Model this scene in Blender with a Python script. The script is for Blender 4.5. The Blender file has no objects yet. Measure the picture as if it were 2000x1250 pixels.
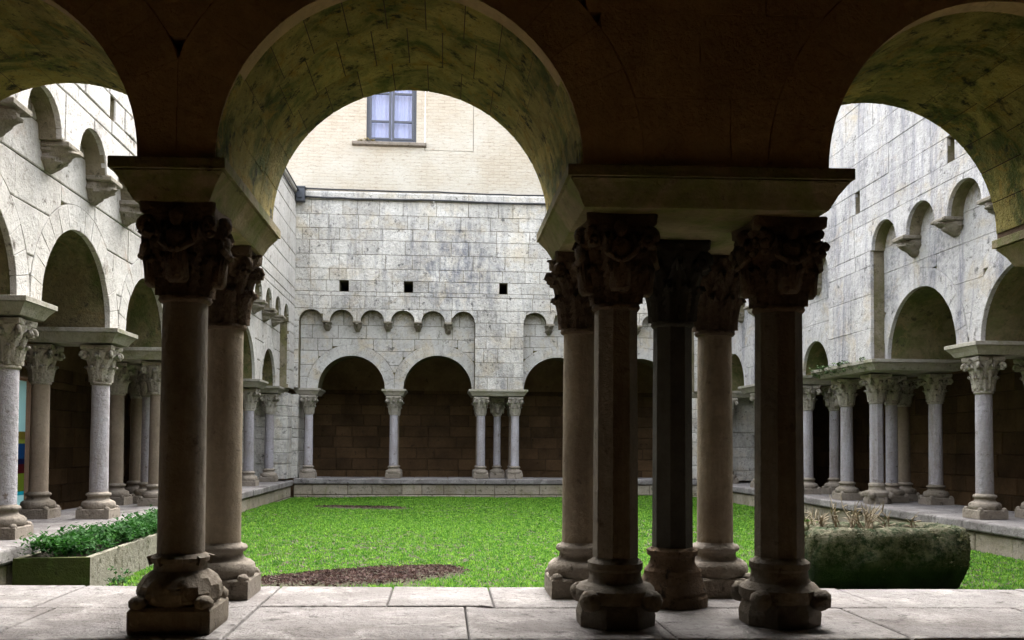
import bpy, math, random
import numpy as np
from math import sin, cos, pi, sqrt, radians, atan2
from mathutils import Matrix, Vector
from mathutils.geometry import tessellate_polygon
rnd = random.Random(7)
SC = bpy.context.scene
COL = SC.collection

# ------------------------------------------------------------------ camera, world, sun, exposure
EYE = 1.53
yw, pt, rl = radians(4.29), radians(2.0), radians(0.34)
f = Vector((sin(yw)*cos(pt), cos(yw)*cos(pt), sin(pt)))
r0 = Vector((cos(yw), -sin(yw), 0)); u0 = r0.cross(f)
cu = u0*cos(rl) - r0*sin(rl); cr = r0*cos(rl) + u0*sin(rl)
cam = bpy.data.cameras.new('camera'); cam.lens = 32.4; cam.sensor_width = 36
cam.shift_x = -0.00024; cam.shift_y = 0.0905; cam.clip_end = 900; cam.clip_start = 0.05
co = bpy.data.objects.new('camera', cam); COL.objects.link(co)
co.matrix_world = Matrix(((cr.x, cu.x, -f.x, 0), (cr.y, cu.y, -f.y, 0), (cr.z, cu.z, -f.z, EYE), (0, 0, 0, 1)))
SC.camera = co
SUN_EL, SUN_AZ = 60, 15
w = bpy.data.worlds.new('World'); SC.world = w; w.use_nodes = True
nt = w.node_tree; nt.nodes.clear()
sky = nt.nodes.new('ShaderNodeTexSky'); sky.sky_type = 'NISHITA'; sky.sun_disc = False
sky.sun_elevation = radians(SUN_EL); sky.sun_rotation = radians(SUN_AZ)
sky.air_density = 1.0; sky.dust_density = 4.0
hs = nt.nodes.new('ShaderNodeHueSaturation'); hs.inputs['Saturation'].default_value = 0.30   # cloud cover: nearly white sky
bg = nt.nodes.new('ShaderNodeBackground'); bg.inputs['Strength'].default_value = 0.15
wo = nt.nodes.new('ShaderNodeOutputWorld')
nt.links.new(sky.outputs[0], hs.inputs['Color']); nt.links.new(hs.outputs[0], bg.inputs[0]); nt.links.new(bg.outputs[0], wo.inputs[0])
sl = bpy.data.lights.new('sun', 'SUN'); sl.energy = 0.5; sl.angle = radians(70); sl.color = (1, .96, .9)
so = bpy.data.objects.new('sun', sl); COL.objects.link(so)
sd = Vector((sin(radians(SUN_AZ))*cos(radians(SUN_EL)), cos(radians(SUN_AZ))*cos(radians(SUN_EL)), sin(radians(SUN_EL))))
so.rotation_euler = sd.to_track_quat('Z', 'Y').to_euler()
SC.view_settings.view_transform = 'Standard'; SC.view_settings.look = 'None'
SC.view_settings.exposure = 3.3; SC.view_settings.gamma = 1.0; SC.view_settings.use_curve_mapping = False
SC.cycles.max_bounces = 8; SC.cycles.diffuse_bounces = 5

# ------------------------------------------------------------------ materials
def newmat(name):
    m = bpy.data.materials.new(name); m.use_nodes = True
    n = m.node_tree.nodes; b = n['Principled BSDF']
    return m, m.node_tree, b
class NG:
    """small node helper"""
    def __init__(s, nt): s.nt = nt
    def n(s, t, **k):
        o = s.nt.nodes.new(t)
        for a, v in k.items(): setattr(o, a, v)
        return o
    def l(s, a, b): s.nt.links.new(a, b)
    def noise(s, vec, scale, detail=4, rough=.55, dist=0):
        o = s.n('ShaderNodeTexNoise'); o.inputs['Scale'].default_value = scale; o.inputs['Detail'].default_value = detail
        o.inputs['Roughness'].default_value = rough; o.inputs['Distortion'].default_value = dist
        s.l(vec, o.inputs['Vector']); return o.outputs['Fac']
    def ramp(s, fac, a, b):
        o = s.n('ShaderNodeMapRange'); o.inputs['From Min'].default_value = a; o.inputs['From Max'].default_value = b
        o.clamp = True; s.l(fac, o.inputs['Value']); return o.outputs['Result']
    def rng(s, fac, a, b, c, d):
        o = s.n('ShaderNodeMapRange'); 
        for k, v in zip(('From Min', 'From Max', 'To Min', 'To Max'), (a, b, c, d)): o.inputs[k].default_value = v
        s.l(fac, o.inputs['Value']); return o.outputs['Result']
    def mix(s, fac, a, b, mode='MIX'):
        o = s.n('ShaderNodeMix', data_type='RGBA', blend_type=mode)
        for idx, v in ((0, fac), (6, a), (7, b)):
            if isinstance(v, (int, float)): o.inputs[idx].default_value = v
            elif isinstance(v, tuple): o.inputs[idx].default_value = (*v, 1)
            else: s.l(v, o.inputs[idx])
        return o.outputs[2]
    def math(s, op, a, b=None):
        o = s.n('ShaderNodeMath', operation=op)
        for i, v in enumerate((a, b)):
            if v is None: continue
            if isinstance(v, (int, float)): o.inputs[i].default_value = v
            else: s.l(v, o.inputs[i])
        return o.outputs[0]
    def mapping(s, vec, sc):
        o = s.n('ShaderNodeMapping'); o.inputs['Scale'].default_value = sc; s.l(vec, o.inputs['Vector']); return o.outputs[0]
def stone(name, col, dark, lich=(.10, .10, .08), lich_t=.60, streak=0.0, streak_col=(.12, .12, .12), speck=.66, speck_col=(.10, .09, .08),
          moss=None, moss_t=.55, moss2=None, patch=None, mids=0., top=None, blotch=None, var=.18, bump=.5, scale=1.0, rough=.92, bdist=.012):
    m, t, b = newmat(name); g = NG(t)
    pos = g.n('ShaderNodeNewGeometry').outputs['Position']
    oi = g.n('ShaderNodeObjectInfo').outputs['Random']
    c = g.mix(g.ramp(g.noise(pos, 1.4*scale, 5, .6), .38, .66), col, dark)
    if moss: c = g.mix(g.ramp(g.noise(pos, 2.1*scale, 6, .65, .6), moss_t-.06, moss_t+.10), c, moss)
    if moss2: c = g.mix(g.ramp(g.noise(g.mapping(pos, (1.3, 1, 1.1)), 3.4*scale, 6, .7, 1.0), .52, .68), c, moss2)
    c = g.mix(g.ramp(g.noise(pos, 5.5*scale, 9, .72), lich_t, lich_t+.09), c, lich)
    if streak:
        sv = g.noise(g.mapping(pos, (1.9, 1.9, .26)), 1.7, 9, .8)
        sf = g.math('MULTIPLY', g.ramp(sv, .50, .66), streak)
        c = g.mix(sf, c, streak_col)
    c = g.mix(g.math('MULTIPLY', g.ramp(g.noise(pos, 34*scale, 5, .7), speck, speck+.06), .8), c, speck_col)
    if blotch:   # black-grey weathering crust in ragged patches
        bn_ = g.noise(g.mapping(pos, (1, 1, .62)), 1.15, 11, .82, .4)
        bf_ = g.math('MULTIPLY', g.ramp(bn_, .485, .60), g.ramp(g.noise(pos, 21, 8, .85), .40, .56))
        c = g.mix(g.math('MULTIPLY', bf_, blotch[0]), c, blotch[1])
    if mids:   # pocks and small dark lichens
        c = g.mix(g.math('MULTIPLY', g.ramp(g.noise(g.mapping(pos, (1, 1, 1.4)), 15*scale, 7, .8), .585, .64), mids), c, lich)
    if top:  # tint by height: algae plus painted shade on niches, lichen on trough
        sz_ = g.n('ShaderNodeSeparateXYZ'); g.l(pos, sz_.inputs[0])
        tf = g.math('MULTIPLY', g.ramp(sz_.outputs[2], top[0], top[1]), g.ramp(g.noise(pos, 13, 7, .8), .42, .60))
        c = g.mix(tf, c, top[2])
    if patch:
        (px_, pz_, rx_, rz_), pc_ = patch
        sx_ = g.n('ShaderNodeSeparateXYZ'); g.l(pos, sx_.inputs[0])
        e1 = g.math('POWER', g.math('DIVIDE', g.math('SUBTRACT', sx_.outputs[0], px_), rx_), 2.)
        e2 = g.math('POWER', g.math('DIVIDE', g.math('SUBTRACT', sx_.outputs[2], pz_), rz_), 2.)
        pf = g.ramp(g.math('ADD', e1, e2), 1.3, .1)
        pn = g.ramp(g.noise(g.mapping(pos, (1.6, 1.6, .8)), 3.2, 9, .78), .44, .62)
        c = g.mix(g.math('MULTIPLY', g.math('MULTIPLY', pf, pn), .85), c, pc_)
    v = g.math('MULTIPLY', g.rng(oi, 0, 1, 1-var, 1+var*.6), g.rng(g.noise(pos, 17*scale, 6, .7), .25, .75, .80, 1.16))
    cc = g.n('ShaderNodeCombineColor'); [g.l(v, cc.inputs[i]) for i in range(3)]
    c = g.mix(1.0, c, cc.outputs[0], 'MULTIPLY')
    g.l(c, b.inputs['Base Color']); b.inputs['Roughness'].default_value = rough; b.inputs['Specular IOR Level'].default_value = .25
    h = g.math('ADD', g.noise(pos, 9*scale, 8, .65), g.math('MULTIPLY', g.noise(pos, 42*scale, 5, .7), .45))
    bp = g.n('ShaderNodeBump'); bp.inputs['Strength'].default_value = bump; bp.inputs['Distance'].default_value = bdist*2.2
    g.l(h, bp.inputs['Height']); g.l(bp.outputs[0], b.inputs['Normal'])
    return m
M = {}
M['court'] = stone('pale_limestone', (.63, .605, .55), (.54, .51, .455), streak=.75, streak_col=(.21, .21, .215), lich=(.10, .095, .085), lich_t=.575, moss=(.55, .49, .39), moss_t=.56, bump=.9, bdist=.025, speck=.59, speck_col=(.09, .085, .08), mids=1., blotch=(.55, (.16, .155, .15)), patch=((.25, 5.6, 1.25, 1.15), (.13, .14, .17)), var=.16)
M['court_left'] = stone('white_limestone', (.53, .51, .47), (.47, .445, .40), streak=.25, streak_col=(.28, .23, .17), lich=(.10, .085, .065), lich_t=.59, moss=(.34, .27, .20), moss_t=.66, bump=.7, bdist=.02, blotch=(.45, (.15, .13, .11)), var=.06, speck=.62, speck_col=(.18, .15, .12), mids=.9)
M['niche_left'] = stone('niche_white_limestone', (.53, .51, .47), (.47, .445, .40), streak=.25, streak_col=(.28, .23, .17), lich=(.10, .085, .065), lich_t=.59, moss=(.34, .27, .20), moss_t=.66, bump=.7, bdist=.02, blotch=(.45, (.15, .13, .11)), var=.06, speck=.62, speck_col=(.18, .15, .12), mids=.8, top=(4.28, 4.62, (.20, .165, .10)))  # top tint paints recess shade into the stone along with algae
M['court_right'] = stone('grey_streaked_limestone', (.485, .47, .455), (.42, .405, .385), streak=.95, streak_col=(.19, .19, .22), lich=(.10, .095, .085), lich_t=.575, moss=(.46, .40, .31), moss_t=.60, bump=.7, bdist=.02, blotch=(.85, (.16, .16, .175)), var=.05, speck=.61, speck_col=(.17, .16, .15), mids=.9)
M['niche_right'] = stone('niche_grey_streaked_limestone', (.485, .47, .455), (.42, .405, .385), streak=.95, streak_col=(.19, .19, .22), lich=(.10, .095, .085), lich_t=.575, moss=(.46, .40, .31), moss_t=.60, bump=.7, bdist=.02, blotch=(.85, (.16, .16, .175)), var=.05, speck=.61, speck_col=(.17, .16, .15), mids=.8, top=(4.28, 4.62, (.20, .165, .10)))  # olive-brown towards the arch tops: shade put into the colour, plus algae
M['niche'] = stone('algae_and_shade_recess_stone', (.50, .485, .45), (.43, .41, .375), streak=.35, streak_col=(.27, .25, .21), lich=(.15, .14, .12), lich_t=.585, moss=(.50, .44, .34), moss_t=.56, bump=.8, speck=.60, speck_col=(.15, .14, .12), mids=.9, blotch=(.5, (.15, .15, .145)), top=(4.28, 4.60, (.19, .155, .09)), var=.08)  # top holds both algae and painted shade under the little arches
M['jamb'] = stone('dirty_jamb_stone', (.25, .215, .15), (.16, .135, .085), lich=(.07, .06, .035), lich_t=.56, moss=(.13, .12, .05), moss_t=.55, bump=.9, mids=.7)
M['mortar'] = stone('dark_mortar', (.20, .18, .155), (.10, .09, .08), bump=.4)  # dark grey-brown joint mortar
M['mortar_pale'] = stone('pale_mortar', (.24, .23, .215), (.16, .15, .14), bump=.4)
M['recess'] = stone('recessed_limestone', (0.290, 0.267, 0.232), (0.220, 0.197, 0.162), moss=(.26, .23, .13), moss_t=.62, streak=.3, bump=.9)
M['brown'] = stone('brown_sandstone', (.42, .295, .16), (.33, .225, .115), lich=(.22, .145, .075), lich_t=.62, speck_col=(.14, .09, .04), var=.05, bump=.9, mids=.4, streak=.5, streak_col=(.28, .17, .08))
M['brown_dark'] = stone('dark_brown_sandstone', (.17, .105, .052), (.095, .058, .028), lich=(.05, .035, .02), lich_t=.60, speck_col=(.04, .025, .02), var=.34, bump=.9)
M['mortar_brown'] = stone('brown_mortar', (.10, .062, .036), (.07, .045, .028))
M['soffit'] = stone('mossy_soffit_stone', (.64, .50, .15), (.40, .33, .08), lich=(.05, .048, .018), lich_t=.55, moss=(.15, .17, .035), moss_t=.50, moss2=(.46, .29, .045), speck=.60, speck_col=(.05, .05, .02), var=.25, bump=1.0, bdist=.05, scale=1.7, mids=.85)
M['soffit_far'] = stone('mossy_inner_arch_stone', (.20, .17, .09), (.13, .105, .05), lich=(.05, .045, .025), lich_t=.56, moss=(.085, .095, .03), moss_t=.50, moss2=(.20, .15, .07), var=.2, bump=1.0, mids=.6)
M['vault'] = stone('brown_vault_stone', (.25, .165, .085), (.16, .10, .05), lich=(.08, .055, .03), lich_t=.60, bump=.9)
M['impost'] = stone('impost_stone', (.28, .225, .13), (.19, .155, .08), lich=(.07, .06, .035), moss=(.15, .155, .05), moss_t=.50, bump=.8, scale=1.5, mids=.5)
M['impost_court'] = stone('weathered_impost_stone', (.36, .335, .28), (.27, .25, .19), lich=(.11, .105, .07), moss=(.17, .175, .08), moss_t=.58, bump=.8, scale=1.5)
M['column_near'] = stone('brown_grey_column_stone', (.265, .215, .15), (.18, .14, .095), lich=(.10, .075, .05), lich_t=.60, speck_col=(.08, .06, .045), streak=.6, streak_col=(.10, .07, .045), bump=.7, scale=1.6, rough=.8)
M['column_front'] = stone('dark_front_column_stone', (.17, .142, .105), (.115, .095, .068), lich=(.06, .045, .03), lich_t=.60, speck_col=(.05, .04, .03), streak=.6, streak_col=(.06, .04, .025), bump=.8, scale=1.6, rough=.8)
M['base_rough'] = stone('rough_brown_base_stone', (.24, .15, .08), (.13, .085, .05), lich=(.05, .035, .02), lich_t=.55, speck=.6, speck_col=(.04, .03, .02), bump=1.0, scale=2.2, mids=.8, bdist=.03)
M['column_black'] = stone('dark_column_stone', (.042, .036, .025), (.026, .022, .015), lich=(.025, .024, .018), speck_col=(.02, .02, .02), bump=.5, scale=1.6, rough=.85)
M['capital_near'] = stone('dark_carved_stone', (.15, .105, .066), (.09, .060, .038), lich=(.03, .022, .014), speck_col=(.03, .022, .015), bump=1.0, scale=2.2, mids=.7)
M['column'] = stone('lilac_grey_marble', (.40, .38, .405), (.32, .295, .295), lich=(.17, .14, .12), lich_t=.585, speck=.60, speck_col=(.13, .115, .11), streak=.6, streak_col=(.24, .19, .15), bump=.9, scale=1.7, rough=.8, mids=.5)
M['column_tan'] = stone('tan_column_stone', (0.259, 0.209, 0.158), (0.194, 0.151, 0.108), lich=(.18, .13, .09), bump=.4, scale=1.5)
M['capital'] = stone('carved_limestone', (.40, .365, .31), (.30, .27, .21), lich=(.09, .075, .055), lich_t=.57, bump=.8, scale=2.2, mids=.7)
M['base'] = stone('worn_base_stone', (.29, .25, .205), (.20, .17, .13), lich=(.085, .07, .05), lich_t=.575, bump=1.0, scale=1.8, mids=.7)
M['slab'] = stone('worn_paving_stone', (.25, .235, .225), (.165, .148, .138), lich=(.085, .075, .07), lich_t=.57, streak=.0, moss=(.33, .31, .29), moss_t=.56, speck=.575, speck_col=(.09, .078, .072), bump=.9, scale=1.5, var=.06, bdist=.02, mids=.85)
M['ledge'] = stone('ledge_face_stone', (.38, .335, .265), (.28, .24, .17), lich=(.12, .11, .07), lich_t=.56, moss=(.22, .21, .11), moss_t=.60, bump=1.0, scale=1.6, mids=.7)
M['plinth_dark'] = stone('mossy_planter_end', (.065, .075, .02), (.045, .050, .016), lich=(.03, .035, .01), moss=(.06, .085, .02), bump=.8, scale=2)
M['planter'] = stone('lichened_planter_stone', (0.285, 0.267, 0.211), (0.223, 0.205, 0.149), lich=(.09, .085, .05), lich_t=.54, speck=.56, speck_col=(.09, .08, .05), bump=1.0, scale=1.7)
M['corbel'] = stone('weathered_corbel_stone', (.27, .24, .19), (.17, .15, .11), lich=(.07, .065, .04), lich_t=.56, bump=1.0, scale=2, mids=.8)
M['cream'] = None
M['soil'] = stone('dark_soil', (.07, .045, .035), (.05, .032, .025), bump=1.0, scale=3)
M['moss'] = stone('moss', (.15, .145, .07), (.05, .06, .022), lich=(.30, .27, .18), lich_t=.54, bump=1, scale=3, var=.3)
M['moss_dark'] = stone('mossy_trough_stone', (.030, .060, .014), (.014, .030, .006), lich=(.10, .10, .05), lich_t=.62, bump=1.0, scale=3, bdist=.04, top=(.50, .70, (.24, .22, .145)))
def plain(name, col, rough=.6, metal=0., var=0., noise=0.):
    m, t, b = newmat(name); g = NG(t)
    pos = g.n('ShaderNodeNewGeometry').outputs['Position']
    nz = g.rng(g.noise(pos, 14, 5, .6), .3, .7, 1-noise, 1+noise)
    oi = g.rng(g.n('ShaderNodeObjectInfo').outputs['Random'], 0, 1, 1-var, 1+var)
    v = g.math('MULTIPLY', nz, oi)
    cc = g.n('ShaderNodeCombineColor'); [g.l(v, cc.inputs[i]) for i in range(3)]
    g.l(g.mix(1.0, col, cc.outputs[0], 'MULTIPLY'), b.inputs['Base Color'])
    b.inputs['Roughness'].default_value = rough; b.inputs['Metallic'].default_value = metal
    return m
M['iron'] = plain('dark_painted_wood', (.045, .05, .065), .5, noise=.1)
M['cable'] = plain('black_cable', (.02, .02, .022), .5)
M['grey_box'] = plain('dark_grey_box', (.03, .035, .045), .5)
M['twig'] = plain('dry_twig', (.24, .20, .13), .8, noise=.3)
M['curtain'] = plain('pale_lilac_curtain', (.50, .52, .66), .8, noise=.05)
M['tile'] = plain('terracotta', (.30, .15, .09), .8, noise=.2)
M['leaf_moss'] = plain('small_green_leaf', (.05, .10, .02), .7, noise=.4)
def leafmat(name, a, b_, hue_scale=5.):
    m, t, b = newmat(name); g = NG(t)
    geo = g.n('ShaderNodeNewGeometry'); pos = geo.outputs['Position']
    c = g.mix(geo.outputs['Random Per Island'], a, b_)
    c = g.mix(g.ramp(g.noise(pos, hue_scale, 3), .4, .65), c, tuple(x*.62 for x in a))
    g.l(c, b.inputs['Base Color']); b.inputs['Roughness'].default_value = .7; b.inputs['Specular IOR Level'].default_value = .15
    tr = g.n('ShaderNodeBsdfTranslucent'); g.l(c, tr.inputs[0])
    mx = g.n('ShaderNodeMixShader'); mx.inputs[0].default_value = .3
    g.l(b.outputs[0], mx.inputs[1]); g.l(tr.outputs[0], mx.inputs[2])
    g.l(mx.outputs[0], t.nodes['Material Output'].inputs[0])
    return m
M['grass'] = leafmat('grass_blade', (.05, .19, .016), (.25, .45, .045), 14)
M['plant'] = leafmat('planter_leaf', (.014, .075, .010), (.045, .14, .020), 7)
# cream rubble wall: small flat stones told apart only by tone
m, t, b = newmat('cream_rubble'); g = NG(t)
pos = g.n('ShaderNodeNewGeometry').outputs['Position']
sw = g.n('ShaderNodeSeparateXYZ'); g.l(pos, sw.inputs[0]); cb = g.n('ShaderNodeCombineXYZ'); g.l(sw.outputs[0], cb.inputs[0]); g.l(sw.outputs[2], cb.inputs[1])
wob = g.n('ShaderNodeVectorMath', operation='ADD'); g.l(cb.outputs[0], wob.inputs[0])
nz = g.n('ShaderNodeTexNoise'); nz.inputs['Scale'].default_value = 11; nz.inputs['Detail'].default_value = 4; g.l(pos, nz.inputs['Vector'])
scv = g.n('ShaderNodeVectorMath', operation='SCALE'); scv.inputs['Scale'].default_value = .075; g.l(nz.outputs['Color'], scv.inputs[0]); g.l(scv.outputs[0], wob.inputs[1])
br = g.n('ShaderNodeTexBrick'); g.l(wob.outputs[0], br.inputs['Vector']); br.inputs['Scale'].default_value = 1
br.inputs['Brick Width'].default_value = .26; br.inputs['Row Height'].default_value = .075; br.inputs['Mortar Size'].default_value = .007; br.inputs['Mortar Smooth'].default_value = .6
br.inputs['Color1'].default_value = (.45, .395, .31, 1); br.inputs['Color2'].default_value = (.41, .355, .27, 1); br.inputs['Mortar'].default_value = (.34, .29, .22, 1)
c = g.mix(g.ramp(g.noise(pos, .8, 6, .65), .40, .65), br.outputs['Color'], (.48, .445, .375))
c = g.mix(g.math('MULTIPLY', g.ramp(g.noise(g.mapping(pos, (1, 1, 3.5)), 6, 9, .85), .54, .62), .75), c, (.23, .18, .13))
g.l(c, b.inputs['Base Color']); b.inputs['Roughness'].default_value = .95
bp = g.n('ShaderNodeBump'); bp.inputs['Distance'].default_value = .02; bp.inputs['Strength'].default_value = .6
g.l(g.math('SUBTRACT', g.noise(pos, 12, 6, .7), g.math('MULTIPLY', br.outputs['Fac'], .5)), bp.inputs['Height']); g.l(bp.outputs[0], b.inputs['Normal'])
M['cream'] = m
# lawn soil, with the bare mulch patches the lawn has
m, t, b = newmat('lawn_soil'); g = NG(t)
pos = g.n('ShaderNodeNewGeometry').outputs['Position']
c = g.mix(g.ramp(g.noise(pos, 22, 6, .7), .4, .62), (.030, .026, .012), (.085, .065, .04))
c = g.mix(g.math('MULTIPLY', g.ramp(g.noise(pos, 1.2, 4), .40, .52), .25), c, (.05, .07, .02))
g.l(c, b.inputs['Base Color']); b.inputs['Roughness'].default_value = 1
bp = g.n('ShaderNodeBump'); bp.inputs['Distance'].default_value = .03; g.l(g.noise(pos, 40, 5, .7), bp.inputs['Height']); g.l(bp.outputs[0], b.inputs['Normal'])
M['lawn_soil'] = m
# window glass
m, t, b = newmat('window_glass'); b.inputs['Base Color'].default_value = (.9, .92, 1, 1); b.inputs['Roughness'].default_value = .03
b.inputs['Transmission Weight'].default_value = 1.0; b.inputs['IOR'].default_value = 1.2
M['glass'] = m

# ------------------------------------------------------------------ mesh helpers
def tag(o, label=None, cat=None, group=None, kind=None):
    if label: o['label'] = label
    if cat: o['category'] = cat
    if group: o['group'] = group
    if kind: o['kind'] = kind
    elif cat: o['kind'] = 'thing'
    return o
def empty(name, loc=(0, 0, 0)):
    e = bpy.data.objects.new(name, None); e.location = loc; e.empty_display_size = .1; COL.objects.link(e); return e
class MB:
    def __init__(s): s.v = []; s.f = []; s.off = Vector((0, 0, 0))
    def add(s, vs, fs):
        n = len(s.v); s.v += [tuple(p) for p in vs]; s.f += [tuple(i+n for i in q) for q in fs]
    def box(s, x0, x1, y0, y1, z0, z1):
        s.add([(x0, y0, z0), (x1, y0, z0), (x1, y1, z0), (x0, y1, z0), (x0, y0, z1), (x1, y0, z1), (x1, y1, z1), (x0, y1, z1)],
              [(0, 3, 2, 1), (4, 5, 6, 7), (0, 1, 5, 4), (1, 2, 6, 5), (2, 3, 7, 6), (3, 0, 4, 7)])
    def rings(s, rings, cap=True):
        """loft through equal-length closed rings (counter-clockwise seen from the end)"""
        n = len(rings[0]); vs = [p for r in rings for p in r]; fs = []
        for k in range(len(rings)-1):
            for i in range(n):
                j = (i+1) % n; fs.append((k*n+i, k*n+j, (k+1)*n+j, (k+1)*n+i))
        if cap: fs.append(tuple(range(n-1, -1, -1))); fs.append(tuple((len(rings)-1)*n+i for i in range(n)))
        s.add(vs, fs)
    def lathe(s, prof, n=24, ph=0., cx=0., cy=0., wob=None):
        s.rings([[(cx+r*cos(2*pi*i/n+ph)*(1+(wob(i, k) if wob else 0)), cy+r*sin(2*pi*i/n+ph)*(1+(wob(i, k) if wob else 0)), z) for i in range(n)] for k, (r, z) in enumerate(prof)])
    def tube(s, pts, rad, n=6):
        rings = []
        for i, p in enumerate(pts):
            p = Vector(p); a = Vector(pts[max(i-1, 0)]); b_ = Vector(pts[min(i+1, len(pts)-1)])
            d = (b_-a).normalized() if (b_-a).length > 1e-6 else Vector((0, 0, 1))
            up = Vector((0, 0, 1)) if abs(d.z) < .9 else Vector((1, 0, 0))
            x = d.cross(up).normalized(); y = d.cross(x)
            rr = rad[i] if isinstance(rad, (list, tuple)) else rad
            rings.append([tuple(p + x*rr*cos(2*pi*k/n) + y*rr*sin(2*pi*k/n)) for k in range(n)])
        s.rings(rings)
    def ball(s, c, rx, ry, rz, n=8, m=6, jit=0.):
        vs = [(c[0], c[1], c[2]-rz)]
        for k in range(1, m):
            a = -pi/2 + pi*k/m
            for i in range(n):
                j = 1+rnd.uniform(-jit, jit)
                vs.append((c[0]+rx*j*cos(a)*cos(2*pi*i/n), c[1]+ry*j*cos(a)*sin(2*pi*i/n), c[2]+rz*j*sin(a)))
        vs.append((c[0], c[1], c[2]+rz)); fs = []
        for i in range(n):
            j = (i+1) % n; fs.append((0, 1+j, 1+i)); L = 1+(m-2)*n; fs.append((L+i, L+j, len(vs)-1))
            for k in range(m-2): fs.append((1+k*n+i, 1+k*n+j, 1+(k+1)*n+j, 1+(k+1)*n+i))
        s.add(vs, fs)
    def mesh(s, name, mat, smooth=False, flip=False):
        me = bpy.data.meshes.new(name); me.from_pydata(s.v, [], [q[::-1] for q in s.f] if flip else s.f)
        me.materials.append(mat)
        if smooth: me.polygons.foreach_set('use_smooth', [True]*len(me.polygons))
        me.update(); return me
    def build(s, name, mat, parent=None, smooth=False, flip=False):
        o = bpy.data.objects.new(name, s.mesh(name, mat, smooth, flip)); COL.objects.link(o)
        if parent: o.parent = parent
        return o
def link(name, me, parent, mw=None):
    o = bpy.data.objects.new(name, me); COL.objects.link(o); o.parent = parent
    if mw is not None: o.matrix_local = mw
    return o
def smooth_angle(o, deg=40):
    me = o.data
    me.polygons.foreach_set('use_smooth', [True]*len(me.polygons))
    try: me.set_sharp_from_angle(angle=radians(deg))
    except Exception: pass
    return o

# ------------------------------------------------------------------ wings: local (s along wall, d into wall, z up) -> world
LEDGE = .70
ZI = 2.76          # top of the imposts = springing line
class Wing:
    def __init__(s, fn, flip): s.fn = fn; s.flip = flip
NEAR = Wing(lambda s, d, z: (s, 4.0-.0374*s+d, z), False)
LEFT = Wing(lambda s, d, z: (-3.4-d, s, z), False)
RIGHT = Wing(lambda s, d, z: (6.0+d, s, z), True)
LEFT_LOW = Wing(lambda s, d, z: (-3.5-d, s, z), False)
RIGHT_LOW = Wing(lambda s, d, z: (6.15+d, s, z), True)
FAR = Wing(lambda s, d, z: (s, 21.3+d, z+.05), False)

def prism(mb, W, poly, d0, d1, bev=.012, jit=.003):
    """poly (s,z) counter-clockwise; d0 visible face, d1 hidden back; softened front arris"""
    n = len(poly); cs = sum(p[0] for p in poly)/n; cz = sum(p[1] for p in poly)/n
    ms = max(abs(p[0]-cs) for p in poly)+1e-6; mz = max(abs(p[1]-cz) for p in poly)+1e-6
    ks, kz = max(0.4, 1-bev/ms), max(0.4, 1-bev/mz)
    tilt = rnd.uniform(-jit, jit)/ms; 
    back = [W.fn(a, d1, b_) for a, b_ in poly]
    mid = [W.fn(a, d0+bev*.8, b_) for a, b_ in poly]
    fr = [W.fn(cs+(a-cs)*ks, d0+tilt*(a-cs), cz+(b_-cz)*kz) for a, b_ in poly]
    mb.rings([back, mid, fr])
def extrude(mb, W, outer, holes, d0, d1):
    loops = [outer]+holes
    tris = tessellate_polygon([[Vector((a, b_, 0)) for a, b_ in L] for L in loops])
    flat = [p for L in loops for p in L]; n = len(flat)
    vs = [W.fn(a, d0, b_) for a, b_ in flat]+[W.fn(a, d1, b_) for a, b_ in flat]
    fs = []
    for t_ in tris:
        a, b_, c_ = [flat[i] for i in t_]
        ccw = (b_[0]-a[0])*(c_[1]-a[1])-(b_[1]-a[1])*(c_[0]-a[0]) > 0
        t_ = t_ if ccw else t_[::-1]
        fs.append(tuple(t_)); fs.append(tuple(i+n for i in t_[::-1]))
    k = 0
    for L in loops:
        for i in range(len(L)):
            j = (i+1) % len(L); fs.append((k+i, k+n+i, k+n+j, k+j))
        k += len(L)
    mb.add(vs, fs)
def scallop(s0, s1, zb, ops, ztop, seg=14):
    """outline of a wall whose lower edge at zb is cut by round-headed openings ops=(s0,s1,zspring)"""
    P = [(s0, ztop), (s0, zb)]
    for a, b_, zs in sorted(ops):
        r = (b_-a)/2; c = (a+b_)/2
        if zs > zb+1e-4: P.append((a, zb))
        for i in range(seg+1):
            th = pi-pi*i/seg; P.append((c+r*cos(th), zs+r*sin(th)))
        if zs > zb+1e-4: P.append((b_, zb))
    P += [(s1, zb), (s1, ztop)]
    return P
def hw(arch, z):
    c, zs, R = arch
    if z <= zs: return R
    return sqrt(R*R-(z-zs)**2) if z < zs+R else 0.
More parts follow.
